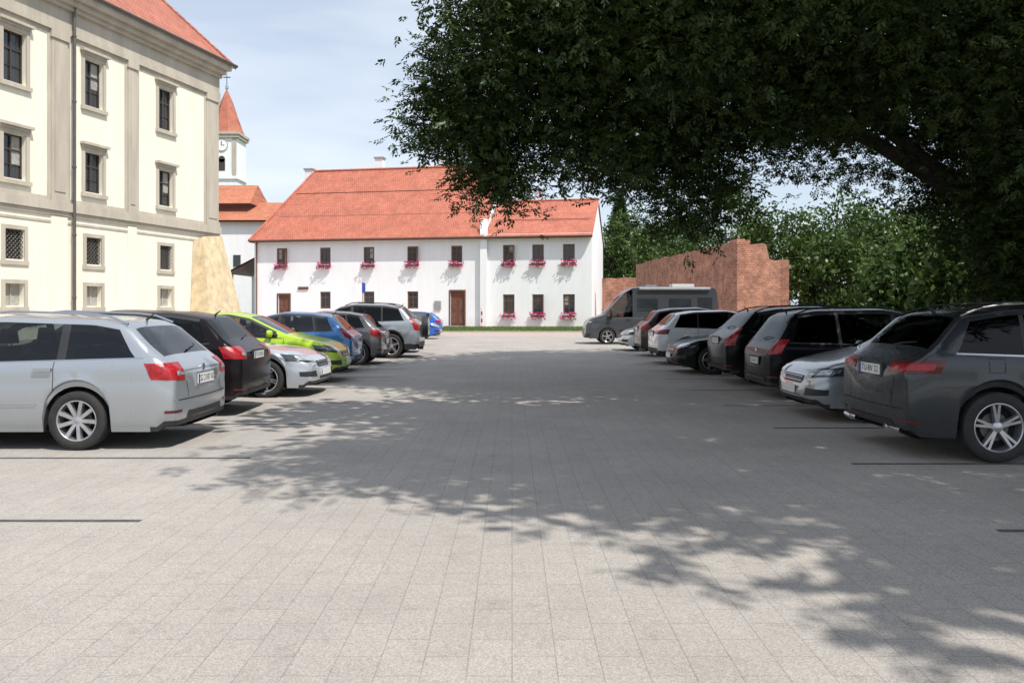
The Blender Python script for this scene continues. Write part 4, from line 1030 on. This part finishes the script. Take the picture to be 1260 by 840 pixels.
        patch([(X1, -hw * .9, .535), (X1, hw * .9, .535), (X1, hw * .9, .545), (X1, -hw * .9, .545)], (-1, 0, 0), M_UND, 14, 1, .004)
        patch([(X1, -hw * .62, .30), (X1, hw * .62, .30), (X1, hw * .56, .40), (X1, -hw * .56, .40)], (-1, 0, 0), M_BLK, 10, 2, .006)
        zb_ = min(zbelt_r - .12, .87); h = cast((X1, 0, zb_), (-1, 0, 0))
        if h[0] and kind != 'suv': det.cyl(h[0], h[0] + Vector((.016, 0, 0)), .045, .042, M_CHR, 18)
        for s_ in (1, -1):
            if tail == 'wide': det.tube([(X1 + .02, s_ * .38, .31), (X1 + .035, s_ * .5, .305), (X1 + .01, s_ * .72, .31)], [.03, .034, .03], M_CHR, 8)
            elif s_ > 0: det.cyl((X1 - .2, s_ * .5, .24), (X1 - .01, s_ * .5, .235), .03, .03, M_CHR, 10)
    if kind == 'van':
        for (a, b, z0, z1) in ((2.3, 3.25, 1.5, 2.05), (3.75, 4.75, 1.5, 2.05), (5.05, 5.7, 1.6, 2.1)):
            for s_ in (1, -1): patch([(a - Lc / 2, s_ * hw, z0), (b - Lc / 2, s_ * hw, z0), (b - Lc / 2, s_ * hw, z1), (a - Lc / 2, s_ * hw, z1)], (0, -s_, 0), M_WGL, 6, 4, .015)
        for s_ in (1, -1): patch([(1.5 - Lc / 2, s_ * hw, .52), (4.4 - Lc / 2, s_ * hw, .52), (4.4 - Lc / 2, s_ * hw, .66), (1.5 - Lc / 2, s_ * hw, .66)], (0, -s_, 0), M_BLK, 10, 1, .01)
        det.box(1.0, 2.0, -.4, .4, 2.60, 2.74, M_PLATE); det.tube([(-.6, -.98, 2.5), (2.6, -.98, 2.5)], [.06, .06], M_GREYT, 8)
        det.box(-.2, .3, -.25, .25, 2.60, 2.70, M_GREYT)
    if kind != 'van':
        u = S['R'][0] - .12; det.tube([(u - Lc / 2, 0, ztop(u)), (u - Lc / 2 + .1, 0, ztop(u) + .08)], [.018, .006], M_BLK, 6)
    if spare:
        zc = .93; h = cast((X1, 0, zc), (-1, 0, 0)); xx = h[0].x if h[0] else X1
        det.cyl((xx, 0, zc), (xx + .2, 0, zc), .34, .33, M_BLK, 28); det.cyl((xx + .2, 0, zc), (xx + .215, 0, zc), .27, .26, paint, 28)
    det.build("fittings", E)
    wm = wheel_mesh(r, spokes, style); i = 1
    for ua in (S['fa'], S['ra']):
        for s_ in (1, -1):
            o = obj("wheel_%d" % i, wm, E); i += 1
            o.location = (ua - Lc / 2, s_ * (hw - .125), r); o.rotation_euler = (0, random.uniform(0, 6), 0 if s_ > 0 else math.pi)
    return E

P_SILV = mat_paint("silver_paint", (0.40, 0.425, 0.45), .6, .28)
P_SILV2 = mat_paint("light_silver_paint", (0.50, 0.53, 0.58), .4, .3)
P_BLK = mat_paint("black_paint", (0.004, 0.004, 0.005), .0, .22, .0)
P_PLUM = mat_paint("dark_plum_paint", (0.009, 0.006, 0.008), .0, .22, .08)
P_GREEN = mat_paint("lime_paint", (0.40, 0.58, 0.03), .1, .3, .6)
P_BLUE = mat_paint("blue_paint", (0.03, 0.15, 0.38), .4, .3)
P_BLUE2 = mat_paint("bright_blue_paint", (0.02, 0.13, 0.55), .3, .3)
P_GREY = mat_paint("grey_paint", (0.13, 0.125, 0.125), .5, .3)
P_GDARK = mat_paint("graphite_paint", (0.042, 0.047, 0.053), .5, .26, .45)
P_BRN = mat_paint("brown_paint", (0.07, 0.04, 0.032), .3, .3, .5)
P_WHT = mat_paint("white_paint", (0.72, 0.73, 0.74), .0, .3)
P_VAN = mat_paint("van_grey_paint", (0.075, 0.08, 0.09), .4, .3, .6)

# left row
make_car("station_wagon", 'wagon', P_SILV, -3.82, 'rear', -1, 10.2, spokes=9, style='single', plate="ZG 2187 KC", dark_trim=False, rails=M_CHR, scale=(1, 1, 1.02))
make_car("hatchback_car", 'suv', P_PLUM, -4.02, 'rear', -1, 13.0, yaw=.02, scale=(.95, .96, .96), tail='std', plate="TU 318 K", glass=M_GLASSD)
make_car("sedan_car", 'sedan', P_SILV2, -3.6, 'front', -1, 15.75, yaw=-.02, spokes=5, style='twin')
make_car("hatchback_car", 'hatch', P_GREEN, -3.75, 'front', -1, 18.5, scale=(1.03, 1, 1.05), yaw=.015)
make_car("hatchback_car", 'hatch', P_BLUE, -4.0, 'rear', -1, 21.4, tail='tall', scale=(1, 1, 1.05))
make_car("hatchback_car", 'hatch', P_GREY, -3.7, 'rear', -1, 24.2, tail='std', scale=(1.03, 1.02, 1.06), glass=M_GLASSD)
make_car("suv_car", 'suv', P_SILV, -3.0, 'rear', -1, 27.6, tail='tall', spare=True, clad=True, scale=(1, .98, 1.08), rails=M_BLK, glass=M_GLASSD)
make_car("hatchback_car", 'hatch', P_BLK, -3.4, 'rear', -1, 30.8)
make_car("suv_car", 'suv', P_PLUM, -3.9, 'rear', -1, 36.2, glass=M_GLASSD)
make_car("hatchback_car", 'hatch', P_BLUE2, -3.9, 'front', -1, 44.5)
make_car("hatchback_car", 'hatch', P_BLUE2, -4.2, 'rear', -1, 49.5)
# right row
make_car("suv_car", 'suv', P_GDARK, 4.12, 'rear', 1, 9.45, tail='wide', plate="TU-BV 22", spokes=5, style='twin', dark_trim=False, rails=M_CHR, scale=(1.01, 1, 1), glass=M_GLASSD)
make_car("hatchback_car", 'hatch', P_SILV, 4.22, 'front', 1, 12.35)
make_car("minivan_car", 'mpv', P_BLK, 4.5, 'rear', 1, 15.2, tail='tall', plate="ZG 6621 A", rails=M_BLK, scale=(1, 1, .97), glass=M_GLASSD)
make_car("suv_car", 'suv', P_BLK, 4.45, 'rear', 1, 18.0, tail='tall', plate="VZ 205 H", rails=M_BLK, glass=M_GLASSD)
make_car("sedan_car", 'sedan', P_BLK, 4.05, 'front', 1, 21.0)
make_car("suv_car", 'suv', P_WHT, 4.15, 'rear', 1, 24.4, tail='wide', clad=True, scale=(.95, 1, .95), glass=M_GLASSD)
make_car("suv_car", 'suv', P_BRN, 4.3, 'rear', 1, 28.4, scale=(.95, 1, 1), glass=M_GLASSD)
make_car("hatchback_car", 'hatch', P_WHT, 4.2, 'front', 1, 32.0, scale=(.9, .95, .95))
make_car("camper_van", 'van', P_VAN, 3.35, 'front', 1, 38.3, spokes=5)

# ------------------------------------------------------------------ street furniture
ts = empty("traffic_sign", (-8.3, 46, 0), 1.35); mb = MB()
mb.cyl((0, 0, 0), (0, 0, 3.1), .03, .03, M_GREYT, 10); mb.box(-.22, .22, -.06, -.04, 2.5, 3.05, M_PBLUE); mb.build("sign_panel", ts)
rp = empty("barrier_post", (-2.35, 64, 0)); mb = MB()
mr_ = simple("red_paint", (0.5, .03, .02), rough=.4)
for k in range(6): mb.cyl((0, 0, k * .28), (0, 0, k * .28 + .28), .07, .07, mr_ if k % 2 == 0 else M_PLATE, 12)
mb.cyl((0, 0, 0), (0, 0, .06), .16, .14, M_GREYT, 12); mb.build("post", rp)
bd = empty("bird", (-5.2, 40, 11.1), .5); mb = MB()
mb.tube([(-.16, 0, 0), (-.06, 0, .01), (.06, 0, .01), (.14, 0, .02), (.17, 0, .015)], [.008, .04, .045, .025, .004], M_BLK, 8)
for s_ in (1, -1):
    mb.poly([(-.05, s_ * .02, .02), (.07, s_ * .02, .02), (.06, s_ * .2, .1), (-.03, s_ * .2, .1)], M_BLK); mb.poly([(-.03, s_ * .2, .1), (.06, s_ * .2, .1), (-.04, s_ * .4, .06)], M_BLK)
mb.poly([(-.15, .01, 0), (-.15, -.01, 0), (-.26, -.05, 0), (-.26, .05, 0)], M_BLK)
mb.build("bird_body", bd)
print("done")
